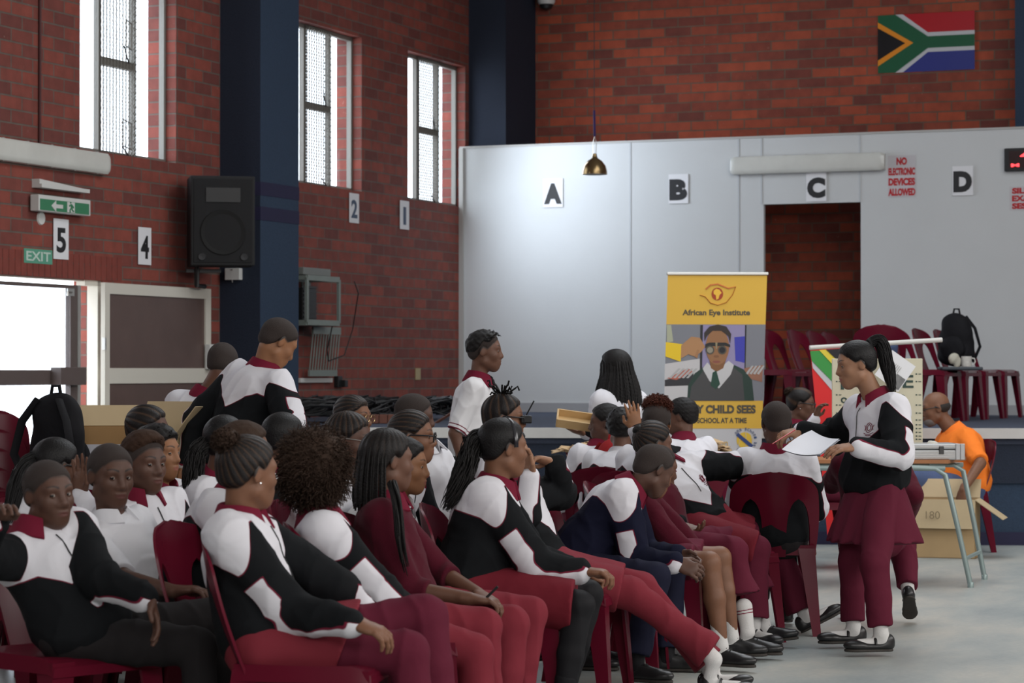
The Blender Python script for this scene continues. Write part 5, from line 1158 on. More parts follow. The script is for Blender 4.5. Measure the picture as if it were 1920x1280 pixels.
# steel cage with amplifier, hanging grille
s0,s1,z0,z1=lbox(568,520,628,606,.30); r=empty('equipment_cage'); tag(r,'grey steel wall cage holding a black amplifier, just right of the blue column','cage'); onleft(r); y=-.34; m=MB()
for x in(s0,s1):
    for yy in(y,-.02): m.bx(x-.02,x+.02,yy-.012,yy+.012,z0,z1)
for zz in(z0,z1):
    for x in(s0,s1): m.bx(x-.02,x+.02,y,0,zz-.02,zz+.02)
    m.bx(s0,s1,y-.012,y+.012,zz-.025,zz+.025); m.bx(s0,s1,-.03,-.01,zz-.02,zz+.02)
for i in range(1,5): x=s0+(s1-s0)*i/5; m.bx(x-.008,x+.008,-.03,-.01,z0,z1)
M_CAGE=mat('grey_green_steel',(.20,.23,.21),.5,metal=.2,noise=.1)
m.build('frame',M_CAGE,r); MB().bx(s0-.02,s1+.02,y,0,z0-.03,z0-.02).build('shelf',M_CAGE,r)
xm_=s0+(s1-s0)*.55; m=MB(); m.bx(xm_,s1-.02,y+.05,-.05,z0+.0,z0+(z1-z0)*.78,bev=.008)
for i in range(8): zz=z0+.04+i*.04; m.bx(xm_+.01,s1-.03,y+.044,y+.05,zz,zz+.02)
m.build('amplifier',M_BLACKP,r)
r2=MB().bx(s0+.05,s1-.05,-.28,-.06,z1+.03,z1+.10,bev=.005).build('amplifier_unit',mat('grey_tin',(.16,.17,.16),.5)); onleft(r2); tag(r2,'flat grey unit lying on top of the wall cage','amplifier')
g0=lbox(580,612,630,705,.10); r=empty('hinged_grille'); tag(r,'grey barred grille hanging open below the steel wall cage','grille'); onleft(r)
m=MB(); n=10
for i in range(n+1): x=g0[0]+(g0[1]-g0[0])*i/n; m.tube([(x,-.14,g0[3]-.05),(x,-.10,g0[2]+.04)],.007,6)
m.build('bars',M_CAGE,r); MB().bx(g0[0]-.01,g0[1]+.01,-.15,-.13,g0[3]-.07,g0[3]).bx(g0[0]-.01,g0[1]+.01,-.11,-.09,g0[2],g0[2]+.06).build('rails',M_CAGE,r)
m=MB(); m.tube([(g0[1]-.1,-.3,z0),(g0[1]-.14,-.22,z0-.25),(g0[1]-.25,-.18,z0-.36),(g0[0]+.02,-.2,z0-.30),(g0[0]-.06,-.25,z0-.05),(g0[0]-.0,-.34,z0+.3),(g0[0]+.05,-.32,z1)],.006,6); o=m.build('loose_cable',M_BLACKP); onleft(o); tag(o,'black cable looping down from the wall cage over the grille','cable')
a0=lw(558,714); a1=lw(618,712); o=MB().bx(a1[0],a0[0],-.035,0,a1[1]-.025,a1[1]+.02,bev=.004).build('cable_trunking',M_WPL); onleft(o); tag(o,'white cable trunking on the brick wall below the hanging grille','trunking')
a1=lw(630,716); r=MB().bx(a1[0]-.05,a1[0]+.05,-.05,0,a1[1]-.05,a1[1]+.06,bev=.006).bx(a1[0]-.09,a1[0]-.02,-.09,-.04,a1[1]-.05,a1[1]+.02,bev=.005).build('plug_socket',M_BLACKP); onleft(r); tag(r,'black plugs in the wall socket at the end of the trunking','socket')
b=lbox(778,690,787,712); r=MB().bx(b[0],b[1],-.012,0,b[2],b[3],bev=.003).build('blank_plate',mat('beige_plastic',(.38,.30,.16),.5)); onleft(r); tag(r,'narrow beige blank plate low on the brick wall','plate')
# cable heap at the stage edge along the wall
rg=random.Random(3); T=Tubes()
def stp(px,d): q=P(px,700,d); return Vector((q.x,q.y,ZS))
for i in range(46):
    px=rg.uniform(562,842); d0=21.3+ (px-560)/300*2.2+rg.uniform(-.35,.45); c=stp(px,d0); r_=rg.uniform(.10,.24); n=rg.randint(10,20); ph=rg.random()*6.28; pts=[]
    for j in range(n*3): 
        a_=ph+j*.42; rr=r_*(1+.35*math.sin(j*.7+i)); pts.append((c.x+rr*1.5*math.cos(a_),c.y+rr*math.sin(a_)*.8,ZS+.012+.19*abs(math.sin(j*.21+i))*rg.uniform(.6,1.1)+.05*rg.random()))
    p=np.array(pts); 
    for _ in range(3): p[1:-1]=(p[:-2]+2*p[1:-1]+p[2:])/4
    T.add(p,.009,5)
root=empty('cable_heap',stp(700,22.3)); root.matrix_basis=Matrix.Translation(stp(700,22.3)); o=T.build('cable_tangle',M_BLACKP,root); tag(root,'tangled heap of black cables on the stage floor along the brick wall','cables')
o['kind']='stuff'
# plank and brick blocks on the stage
q0=P(806,800,21.6); q1=P(850,772,21.9); m=MB(); dv=(q1-q0); m.tube([q0,q1],.035,4,flat=.35); o=m.build('wooden_plank',mat('red_brown_wood',(.16,.055,.028),.5,noise=.25,nscale=12)); tag(o,'slanting red-brown wooden plank on the stage behind the boy in the polo shirt','plank')
for i in range(3):
    c=stp(703+i*16,21.4); o=MB().box((c.x,c.y,ZS+.04),(.068,.10,.075),bev=.004).build('wooden_block',mat('red_brown_block',(.13,.045,.028),.6,noise=.3,nscale=20)); tag(o,'small red-brown block on the stage edge, %s of three beside the cables'%['leftmost','middle','rightmost'][i],'block','blocks on the stage edge')
# ================================================================= things on the board wall
s0,s1,z0,z1=pbox(1665,292,1717,369); r=MB().bx(s0,s1,-.004,-.001,z0,z1).build('notice',mat('notice_paper',(.52,.50,.52),.7)); tag(r,'white notice with red lettering forbidding electronic devices, right of the long light','notice','red lettered notices')
hh=z1-z0; 
for i,(t_,w_) in enumerate((('NO',.38),('ELECTRONIC',.96),('DEVICES',.96),('ALLOWED',.98))): text(t_,(s0+s1)/2,z1-hh*(.14+.245*i),(s1-s0)*w_,hh*.18,M_RED,r,y=-.0055,bold=.055)
onpart(r)
s0,_,z0,z1=pbox(1893,350,1915,394); s1=s0+.42; r=MB().bx(s0,s1,-.004,-.001,z0,z1).build('notice',MATS['notice_paper']); tag(r,'white notice with red lettering cut off by the right edge, under the digital clock','notice','red lettered notices'); hh=z1-z0
for i,t_ in enumerate(('SILENCE','EXAM IN','SESSION')): text(t_,(s0+s1)/2,z1-hh*(.18+.32*i),(s1-s0)*.88,hh*.25,M_RED,r,y=-.0055,bold=.055)
onpart(r)
s0,_,z0,z1=pbox(1885,279,1915,321); s1=s0+.62; r=empty('digital_clock'); tag(r,'black digital clock with red digits at the right edge of the board wall','clock'); onpart(r)
MB().bx(s0,s1,-.06,0,z0,z1,bev=.005).build('case',M_BLACKP,r); MB().bx(s0+.05,s1-.05,-.064,-.058,z0+.03,z1-.03).build('display_panel',mat('dark_display',(.03,.012,.012),.3),r)
ML=mat('red_led',(1,.05,.06),.5,emit=2.2)
text('4:02',(s0+s1)/2+.03,z0+(z1-z0)*.68,.36,.085,ML,r,y=-.067,name='digits',bold=.02); text('M  11  23',(s0+s1)/2-.01,z0+(z1-z0)*.25,.46,.035,ML,r,y=-.067,name='small_digits',bold=.02)
# flag on the back wall: flat board
def bwp(px,py):
    p=onplane(px,py,PO-PN*BW,PN)-PO; return p.dot(PU),p.z
(s0,za),(s1,zb)=bwp(1647,81),bwp(1828,78); H_=.0; zc=(za+zb)/2; hz=abs(bwp(1740,26)[1]-bwp(1740,135)[1])/2; W_=s1-s0
r=empty('national_flag'); tag(r,'South African flag poster high on the back brick wall','flag'); onpart(r); y0=BW-.012
def fl(x,z): return (s0+W_*x, zc+hz*z)
def fp(name,pts,c,dy,par=r): 
    o=MB().prism([fl(*p) for p in pts],y0-dy,y0-dy+.004).build(name,mat('flag_'+c,{'red':(.42,.012,.020),'blue':(.030,.040,.22),'green':(.012,.10,.045),'white':(.55,.55,.57),'gold':(.75,.26,.02),'black':(.008,.008,.010)}[c],.28,spec=.5),par); return o
fp('flag_ground',[(0,-1),(1,-1),(1,1),(0,1)],'white',.004)
fp('red_field',[(.26,1),(1,1),(1,.34),(.52,.34)],'red',.007); fp('blue_field',[(.26,-1),(.52,-.34),(1,-.34),(1,-1)],'blue',.007)
fp('green_band',[(0,1),(.18,1),(.52,.20),(1,.20),(1,-.20),(.52,-.20),(.18,-1),(0,-1)],'green',.010)
fp('gold_chevron',[(0,.76),(.37,0),(0,-.76)],'gold',.013); fp('black_triangle',[(0,.56),(.285,0),(0,-.56)],'black',.016)
# security camera
s_,z_=bwp(1031,6); r=empty('security_camera'); onpart(r); tag(r,'small white dome security camera at the top of the back wall','camera')
o=MB().lathe([(.10,.10),(.10,.0),(.085,-.03)],(s_,BW-.11,z_),20).build('base',M_WPL,r,True); MB().lathe([(.075,-.03),(.06,-.075),(0,-.10)],(s_,BW-.11,z_),20).build('dome',M_BLACKP,r,True)
# hanging bell lamp
c=P(1115,327,24.5); r=empty('pendant_lamp',c); tag(r,'brass bell shaped pendant lamp hanging on a long cord before letter A','lamp')
MB().lathe([(.122,0),(.120,.03),(.105,.085),(.07,.13),(.03,.158),(.022,.18),(.02,.20),(0,.205)],n=36).build('shade',mat('aged_brass',(.28,.19,.09),.25,metal=.85,noise=.25,nscale=10),r,True)
MB().lathe([(.0,.01),(.118,.004)],n=36).build('inner_shade',mat('dark_brass_inner',(.08,.06,.035),.5),r)
MB().tube([(.012,0,.20),(.016,0,.30),(0,0,.38),(-.016,0,.30),(-.012,0,.20)],.004,5).build('hook',M_ALU,r)
MB().tube([(0,0,.37),(-.005,0,.62)],.012,8).build('cord_sleeve',mat('purple_cord',(.03,.015,.09),.8),r); MB().tube([(-.005,0,.61),(0,0,7.2-c.z)],.004,5).build('cord',M_BLACKP,r)
# ================================================================= roll-up banner
D=18.8; bc=P(1335,850,D); k=D/F; roll=math.radians(1.9)
r=empty('roll_up_banner',(bc.x,bc.y,0)); r.rotation_euler=(0,0,math.radians(2)); tag(r,'tall yellow and white roll-up banner reading African Eye Institute','banner')
ztop=P(1346,513,D).z; half=.370
def B(px,py): z=HC+(HOR-py)*k; return ((px-960)*k-bc.x, z)
def sk(x,z): return (x,z)
def strip(name,pts,c,dy,rough=.5,par=r,px=True):
    q=[B(*p) for p in pts] if px else pts
    return MB().prism(q,-dy-.0006,-dy).build(name,mat('print_%s'%c if isinstance(c,str) else 'print_%02x%02x%02x'%tuple(int(255*v) for v in c),{'yellow':(.72,.44,.055),'white':(.56,.56,.58)}[c] if isinstance(c,str) else c,rough),par)
def ell(cx,cy,rx,ry,n=28,rot=0): return [(cx+rx*math.cos(t)*math.cos(rot)-ry*math.sin(t)*math.sin(rot),cy+rx*math.cos(t)*math.sin(rot)+ry*math.sin(t)*math.cos(rot)) for t in np.linspace(0,2*math.pi,n,endpoint=False)]
xl=lambda y: 1252-(y-513)*.030; xr=lambda y: 1439-(y-513)*.034
strip('banner_sheet',[(xl(513),513),(xr(513),513),(xr(1150),1150),(xl(1150),1150)],'white',.0)
strip('yellow_heading',[(xl(516),516),(xr(516),516),(xr(608),608),(xl(608),608)],'yellow',.002)
strip('yellow_slogan_band',[(xl(751),751),(xr(751),751),(xr(803),803),(xl(803),803)],'yellow',.002)
ph=strip('printed_picture',[(xl(608),608),(xr(608),608),(xr(751),751),(xl(751),751)],(.20,.21,.24),.002)
def pp(pts,c,dy): return strip('picture_patch',pts,c,dy,.5,ph)
pp([(1250,609),(1258,609),(1262,640),(1250,642)],(.40,.42,.30),.003); pp([(1314,609),(1398,609),(1396,700),(1314,700)],(.28,.25,.42),.003); pp([(1377,632),(1398,630),(1396,680),(1379,676)],(.045,.05,.40),.004)
pp([(1313,609),(1318,609),(1316,700),(1312,700)],(.02,.02,.025),.004); pp([(1397,609),(1400,609),(1398,690),(1396,690)],(.02,.02,.025),.004)
pp([(1246,682),(1312,672),(1312,751),(1245,751)],(.55,.54,.55),.0035); pp([(1246,712),(1300,700),(1300,722),(1246,724)],(.03,.03,.035),.004); pp([(1250,709),(1290,690),(1300,697),(1268,712)],(.45,.12,.08),.0045)
for i in range(5): pp([(1254+i*8,708),(1272+i*8,690),(1276+i*8,691),(1258+i*8,709)],(.42,.42,.42),.005)
pp([(1395,690),(1431,684),(1429,716),(1400,708)],(.30,.14,.09),.004); 
for i in range(4): pp([(1398+i*7,700),(1410+i*7,685),(1413+i*7,686),(1402+i*7,702)],(.42,.42,.42),.005)
pp([(1288,751),(1290,722),(1302,700),(1324,684),(1368,680),(1394,692),(1410,712),(1414,751)],(.018,.045,.035),.005)   # jersey
pp([(1292,751),(1296,724),(1322,690),(1340,727),(1372,686),(1392,702),(1396,751)],(.060,.060,.062),.0055)
pp([(1317,691),(1326,679),(1340,694),(1352,688),(1366,676),(1376,684),(1370,702),(1348,728),(1330,714)],(.55,.55,.56),.006)
pp([(1336,698),(1343,694),(1350,720),(1342,730),(1332,722)],(.015,.06,.04),.0065)
pp([(1330,676),(1362,672),(1356,690),(1343,697),(1333,690)],(.22,.10,.04),.0062)
pp(ell(1345,650,22,34),(.30,.145,.065),.007); pp([(1321,640),(1320,624),(1330,612),(1346,608),(1362,612),(1371,626),(1369,644),(1366,630),(1352,620),(1336,620),(1325,630)],(.035,.025,.022),.008)
pp([(1322,645),(1330,642),(1360,642),(1369,646),(1369,651),(1360,648),(1330,649),(1322,652)],(.02,.02,.02),.0085)
for cx,c in ((1331,(.28,.26,.20)),(1354,(.015,.015,.02))): pp(ell(cx,656,8.2,8.2),(.08,.075,.06),.009); pp(ell(cx,656,5.6,5.6),c,.0095)
pp([(1341,642),(1345,642),(1344,654),(1342,654)],(.3,.25,.15),.0098); pp(ell(1343,678,7.5,2.2),(.25,.08,.06),.008); pp(ell(1343,668,5,2.5),(.22,.10,.045),.0078)
pp([(1248,641),(1279,645),(1276,678),(1247,668)],(.80,.55,.02),.006); pp([(1277,647),(1296,631),(1312,633),(1322,650),(1314,660),(1302,668),(1290,664),(1276,672)],(.42,.22,.10),.0065); pp([(1302,668),(1307,655),(1311,656),(1307,672)],(.36,.18,.08),.0068)
MT=mat('print_grey_lettering',(.085,.075,.055),.6)
def bt(s,px,py,w,h,m=MT,bold=.012,rot=0,dy=.004): x,z=B(px,py); return text(s,x,z,w*k,h*k,m,r,y=-dy,bold=bold,rot=rot)
bt('African Eye Institute',1343,587,127,14,bold=.03); bt('EVERY CHILD SEES',1342,767,150,16,bold=.05); bt('ONE SCHOOL AT A TIME',1341,788,118,10,bold=.03)
bt('Vision',1344,830,41,15,mat('print_gold_lettering',(.62,.42,.10),.6),bold=0); bt('Clarity',1304,833,26,11,mat('print_grey_lettering2',(.25,.25,.27),.6),bold=0)
# eye emblem
m=MB(); pts=[(1323,542),(1332,534),(1346,532),(1356,536),(1366,540),(1380,537),(1374,552),(1362,567),(1346,572),(1332,568),(1322,556),(1312,553)]
m.tube([(B(*p)[0],-.004,B(*p)[1]) for p in pts],.0075,6,flat=.3); m.build('eye_emblem',mat('print_orange_brown',(.50,.13,.03),.6),r)
strip('emblem_disc',ell(1345,551,11,12),(.38,.05,.012),.004); strip('continent_mark',[(1338,545),(1343,541),(1349,543),(1353,549),(1349,553),(1347,560),(1343,562),(1342,553),(1338,551)],(.85,.50,.05),.006)
# round globe logo
strip('logo_disc',ell(1396,825,15,15),(.75,.50,.05),.003)
for a_ in((1388,812,1384,838),(1398,810,1398,841),(1408,814,1410,836)):
    m=MB(); (x0,z0),(x1,z1)=B(a_[0],a_[1]),B(a_[2],a_[3]); m.tube([(x0,-.005,z0),((x0+x1)/2+.004,-.005,(z0+z1)/2),(x1,-.005,z1)],.0022,4,flat=.3); m.build('logo_line',MATS['print_white'],r)
strip('logo_bar',[(1380,816),(1384,811),(1412,834),(1408,840)],(.03,.06,.20),.006)
tx='one school at a time'
for i,ch in enumerate(tx):
    if ch==' ': continue
    a_=math.radians(140-i*14.0); cx,cy=1396+21*math.cos(a_),825-21*math.sin(a_); bt(ch,cx,cy,3.4,5,mat('print_blue_lettering',(.05,.09,.2),.6),bold=0,rot=a_-math.pi/2)
m=MB(); x,z=B(1374,868); m.tube([(x+.030*math.cos(t),-.004,z+.034*math.sin(t)) for t in np.linspace(0,2*math.pi,20,endpoint=False)],.003,5,closed=True,flat=.3); m.tube([(x-.01,-.004,z-.02),(x-.012,-.004,z+.012),(x+.004,-.004,z+.02),(x+.012,-.004,z-.016)],.002,4); m.build('small_round_logo',MT,r)
(x0,z0),(x1,z1)=B(1250,513),B(1441,513); MB().bx(x0,x1,-.014,.012,z0-.010,z0+.012,bev=.004).build('top_rail',M_ALU,r)
x0,z0=B(xl(1100),1100); x1,_=B(xr(1100),1100); MB().bx(x0-.01,x1+.01,-.09,.09,0,.09,bev=.012).build('base_cassette',M_ALU,r); MB().tube([(bc.x*0,.03,.05),(bc.x*0+.01,.03,ztop)],.010,8).build('support_pole',M_ALU,r)
# ================================================================= chairs on the stage
GS='maroon plastic chairs on the stage'
def sch(px,d,a,lab): q=P(px,700,d); return chair(lab,(q.x,q.y),a,GS,z=ZS+.002)
sch(1462,22.6,58,'maroon plastic chair on stage, nearest right of the yellow banner'); sch(1496,23.5,58,'maroon plastic chair on stage, second right of the yellow banner')
sch(1545,23.6,58,'maroon plastic chair on stage in front of the doorway, left one behind the flag rail'); sch(1578,24.3,58,'maroon plastic chair on stage in front of the doorway, middle one behind the flag rail'); sch(1604,25.0,58,'maroon plastic chair on stage in front of the doorway, hidden right one')
sch(1641,21.6,180,'maroon plastic chair on stage with its broad back turned to the viewer')
sch(1742,22.3,60,'maroon plastic chair on stage, leftmost of the right-hand row'); sch(1782,22.9,60,'maroon plastic chair on stage under the black backpack'); sch(1820,23.5,60,'maroon plastic chair on stage, third of the right-hand row'); sch(1856,24.1,60,'maroon plastic chair on stage, rightmost of the right-hand row')
# black backpack slung on the chairs, with mug and pouch
def backpack(label,c,sc,yaw,m,seed=1,cat='backpack',strap=True):
    f=fw(yaw); rt=Vector((f.y,-f.x,0)); u=Vector((0,0,1)); R=np.stack([npv(rt),npv(f),npv(u)],1); cn=npv(c); E=lambda o,r_,k=.03: Ell(cn+R@(np.array(o)*sc),np.array(r_)*sc,R,k)
    root=empty('backpack',c); root.matrix_basis=Matrix.Translation(c); tag(root,label,cat,None)
    md=lambda p,V: V+.010*sc*wnoise(p,22/sc**.5,seed,2)
    sdf_obj('bag_body',[E((0,0,0),(.15,.09,.19)),E((0,-.01,.13),(.12,.075,.10)),E((0,0,-.12),(.155,.10,.10))],.008,m,root,mod=md)
    sdf_obj('front_pocket',[E((0,.085,-.06),(.11,.045,.10))],.008,m,root,mod=md)
    if strap:
        T=MB(); W=lambda x,y,z: Vector(cn+R@(np.array([x,y,z])*sc)); T.tube([W(-.03,-.02,.21),W(-.02,-.02,.26),W(.02,-.02,.26),W(.03,-.02,.21)],.009,6); fixparent(T.build('carry_handle',m,root,True),root)
        for sx in(-1,1): T=MB(); T.tube([W(sx*.06,-.07,.20),W(sx*.13,-.10,.10),W(sx*.17,-.11,-.05),W(sx*.12,-.08,-.18)],.022,6,flat=.35); fixparent(T.build('shoulder_strap',m,root,True),root)
    return root
MBLK=clothmat('black_nylon',(.010,.010,.012),.7,.6,.4)
backpack('black backpack slumped on the chairs at the right of the stage',P(1792,638,22.6),1.08,-30,MBLK,4)
q=P(1800,688,22.25); r=MB().box((q.x,q.y,ZS+.465),(.36,.26,.03),bev=.012).build('folder',mat('slate_grey_plastic',(.05,.06,.07),.6)); tag(r,'flat slate grey folder on a stage chair under the mug','folder')
q=P(1812,690,22.2); r=empty('mug',(q.x,q.y,ZS+.482)); tag(r,'white patterned mug on the grey folder on the stage chair','mug')
MB().lathe([(0,0),(.042,0),(.045,.01),(.046,.09),(.042,.09),(.040,.012),(0,.012)],n=24).build('cup',mat('white_ceramic',(.62,.60,.56),.2,noise=.25,nscale=40),r,True); MB().tube([(.044,0,.075),(.070,0,.07),(.078,0,.045),(.066,0,.02),(.044,0,.018)],.006,6).build('handle',MATS['white_ceramic'],r,True)
q=P(1788,672,22.15); o=sdf_obj('plastic_bag',[Ell(q,(.045,.035,.06)),Ell(q+Vector((.02,0,-.05)),(.03,.03,.05))],.008,mat('pale_plastic_bag',(.42,.40,.33),.4),None,mod=lambda p,V:V+.016*wnoise(p,40,3,2)); tag(o,'crumpled pale plastic bag hanging in front of the black backpack on stage','bag')
q=P(1671,652,21.9); o=sdf_obj('cloth_bag',[Ell(q,(.055,.04,.08))],.008,MC['denim'],None,mod=lambda p,V:V+.008*wnoise(p,40,3,2)); tag(o,'small blue cloth bag against the broad-backed stage chair','bag')
# ================================================================= hanging flag, sight chart, leaflet
D=18.05; a=P(1518,652,D); b=P(1766,637,D+.15); r=MB().tube([a,b],.017,10).build('flag_rail',mat('white_rail',(.58,.57,.54),.4)); root=empty('flag_banner',(a.x,a.y,0)); tag(root,'South African flag hanging from a slanting white rail beside the eye chart','flag'); fixparent(r,root)
root.matrix_basis=Matrix.Translation((a.x,a.y,0)); fixparent(r,root)
def hf(name,pts,c,dy):
    vs=[]; m=MB(); q=[P(px,py,D-dy) for px,py in pts]; n=len(q); m.add(list(q)+[v+Vector((0,.004,0)) for v in q],[tuple(range(n)),tuple(range(2*n-1,n-1,-1))]+[(i,n+i,n+(i+1)%n,(i+1)%n) for i in range(n)]); return fixparent(m.build(name,mat('cloth_'+c,{'red':(.72,.020,.022),'green':(.045,.30,.06),'white':(.55,.55,.58),'gold':(.78,.62,.06),'black':(.015,.015,.02)}[c],.55),root),root)
hf('flag_cloth',[(1519,656),(1640,649),(1640,1010),(1552,1010),(1538,850)],'red',.0)
hf('white_stripe',[(1521,668),(1524,690),(1600,778),(1600,742)],'white',.004); hf('green_stripe',[(1519,658),(1537,657),(1610,735),(1610,765),(1522,676)],'green',.008)
hf('gold_stripe',[(1536,656),(1550,655),(1612,715),(1612,738)],'gold',.012); hf('black_field',[(1549,655),(1640,650),(1640,745),(1612,716)],'black',.016)
D=16.28; k=D/F; c=P(1645,800,D); r=empty('eye_chart',(c.x,c.y,0)); r.rotation_euler=(0,0,math.radians(-1)); tag(r,'tall cream eye chart board with large dark letters behind the standing girl','chart')
def C_(px,py): return ((px-960)*k-c.x, HC+(HOR-py)*k)
(x0,z1),(x1,z0)=C_(1560,672),C_(1729,960); z0=.789
MB().bx(x0,x1,-.012,.012,z0,z1,bev=.003).build('board',mat('cream_board',(.60,.56,.42),.6),r)
MB().bx(x0+.05,x0+.12,-.03,.05,z0-.001,z0+.02).bx(x1-.12,x1-.05,-.03,.05,z0-.001,z0+.02).build('foot',M_STEEL,r)
def ct(s,px,py,w,h): x,z=C_(px,py); text(s,x,z,w*k,h*k,mat('chart_ink',(.03,.06,.05),.6),r,y=-.014,bold=.02,name='chart_letter')
ct('E',1702,715,20,24); ct('a',1692,745,12,11); ct('F',1585,718,18,24); ct('o',1582,750,12,11)
m=MB()
for py in (701,715,740,759,774,787,796,803,810,817,823): 
    for px in (1567,1716): x,z=C_(px,py); m.bx(x,x+.010,-.0145,-.012,z-.004,z+.004).bx(x+.018,x+.035,-.0145,-.012,z-.0025,z+.0025)
m.build('chart_scale_print',MATS['chart_ink'],r)
x,z=C_(1700,797); MB().bx(x-.03,x+.03,-.0145,-.012,z-.005,z+.005).build('chart_line',mat('grey_print',(.3,.3,.28),.6),r)
pts=[P(1664,668+5,17.0),P(1676,656,17.0),P(1717,687,16.96),P(1684,735,16.92),P(1650,712,16.95)]
pts=[P(1673,656,16.14),P(1717,687,16.12),P(1684,735,16.10),P(1640,702,16.12)]
o=MB().add(pts+[p+Vector((0,.003,0)) for p in pts],[(0,1,2,3),(7,6,5,4),(0,4,5,1),(1,5,6,2),(2,6,7,3),(3,7,4,0)]).build('leaflet',M_PAPER); tag(o,'tilted white printed leaflet in front of the eye chart, behind the ponytail','leaflet')
X_=(pts[1]-pts[0]); Y_=(pts[3]-pts[0]); m=MB()
def q_(u,v,dy=.004): return pts[0]+X_*u+Y_*v+Vector((0,-dy,0))
def quad(u0,v0,u1,v1,mm): m_=MB(); m_.add([q_(u0,v0),q_(u1,v0),q_(u1,v1),q_(u0,v1)],[(0,1,2,3)]); return m_
for i in range(7): u=.18+i*.07; z=m.add([q_(u,.30),q_(u+.018,.30),q_(u+.018,.80-.1*(i%3)),q_(u,.80-.1*(i%3))],[(0,1,2,3)])
fixparent(m.build('printed_lines',mat('grey_print',(.3,.3,.28)),o),o); fixparent(quad(.62,.55,.98,.97,0).build('printed_picture',mat('grey_picture',(.16,.16,.16),.6,noise=.5,nscale=30),o),o)
# ================================================================= desk with metal case
zt=.765; d1,d2=15.75,16.35
A1=P(1772,868,d1);A2=P(1806,866,d2); A1.z=A2.z=zt; L_=Vector((-1.15,.06,0)); r=empty('desk',(A1.x,A1.y,0)); r.matrix_basis=Matrix.Translation((A1.x,A1.y,0)); tag(r,'school desk with pale steel legs carrying a silver case, right of the standing girl','desk')
tp=MB(); pv=[A1+Vector((.02,-.0,0)),A2+Vector((.02,0,0)),A2+L_,A1+L_]; tp.add([p+Vector((0,0,.0)) for p in pv]+[p+Vector((0,0,.022)) for p in pv],[(3,2,1,0),(4,5,6,7),(0,1,5,4),(1,2,6,5),(2,3,7,6),(3,0,4,7)]); fixparent(tp.build('desk_top',mat('desk_wood',(.36,.15,.06),.5,noise=.15),r),r)
def fl_(px,py): q=Pz(px,py,0); return q
for (top,bt_) in ((A1,fl_(1820,1101)),(A2,fl_(1846,1086)),(A1+L_,fl_(1820,1101)+L_-Vector((.30,0,0))),(A2+L_,fl_(1846,1086)+L_-Vector((.30,0,0)))):
    m=MB(); t_=Vector((top.x,top.y,zt-.03)); sgn=1 if bt_.x>top.x else -1; m.tube([t_-Vector((sgn*.22,0,-.005)),t_-Vector((sgn*.06,0,0)),t_-Vector((sgn*.0,0,.04)),t_.lerp(bt_,.5),bt_+Vector((0,0,.01))],.0165,10); m.lathe([(.02,0),(.02,.03),(.016,.035)],bt_,10); fixparent(m.build('leg',M_STEEL,r,True),r)
m=MB(); p_=fl_(1820,1101).lerp(A1,.23); p2=fl_(1846,1086).lerp(A2,.23); m.tube([p_,p2],.013,8); fixparent(m.build('crossbar',M_STEEL,r),r)
m=MB(); m.tube([A1+Vector((0,0,-.03)),A1+L_+Vector((0,0,-.03))],.016,8); m.tube([A2+Vector((0,0,-.03)),A2+L_+Vector((0,0,-.03))],.016,8); fixparent(m.build('rail',M_STEEL,r),r)
cc=P(1700,852,15.95); r=empty('silver_case',(cc.x+.0,cc.y,zt+.022)); r.rotation_euler=(0,0,math.radians(4)); tag(r,'silver aluminium case lying on the desk','case')
MS=mat('ribbed_aluminium',(.58,.59,.60),.3,metal=.7); wC=.64; m=MB(); m.bx(-wC/2,wC/2,-.17,.20,0,.062,bev=.008); m.build('case_base',MS,r); m=MB(); m.bx(-wC/2,wC/2,-.17,.20,.066,.098,bev=.008); m.build('lid',MS,r)
m=MB(); 
for z in(.015,.03,.045,.078): m.bx(-wC/2+.03,wC/2-.03,-.174,-.168,z,z+.004)
m.build('ribs',M_ALU,r)
for x in(wC/2-.03,wC/2-.0):
    MB().bx(x-.022,x+.008,-.178,-.160,.0,.10,bev=.004).build('corner_guard',MS,r)
for x in(wC/2-.14,): MB().bx(x-.015,x+.015,-.180,-.168,.035,.085,bev=.003).build('latch',mat('dark_latch',(.1,.1,.1),.3,metal=.8),r)
MB().bx(wC/2-.002,wC/2+.010,-.02,.02,.035,.085,bev=.003).build('latch',MATS['dark_latch'],r)
q=P(1728,834,15.95); o=sdf_obj('dust_mask',[Cap(q+Vector((-.10,0,-.018)),q+Vector((.05,0,-.012)),.016,.020),Ell(q+Vector((.07,0,.0)),(.035,.03,.03))],.005,mat('pale_plastic',(.50,.48,.42),.5),None,mod=lambda p,V:V+.006*wnoise(p,90,3,2)); tag(o,'small crumpled pale mask lying on the silver case','mask')
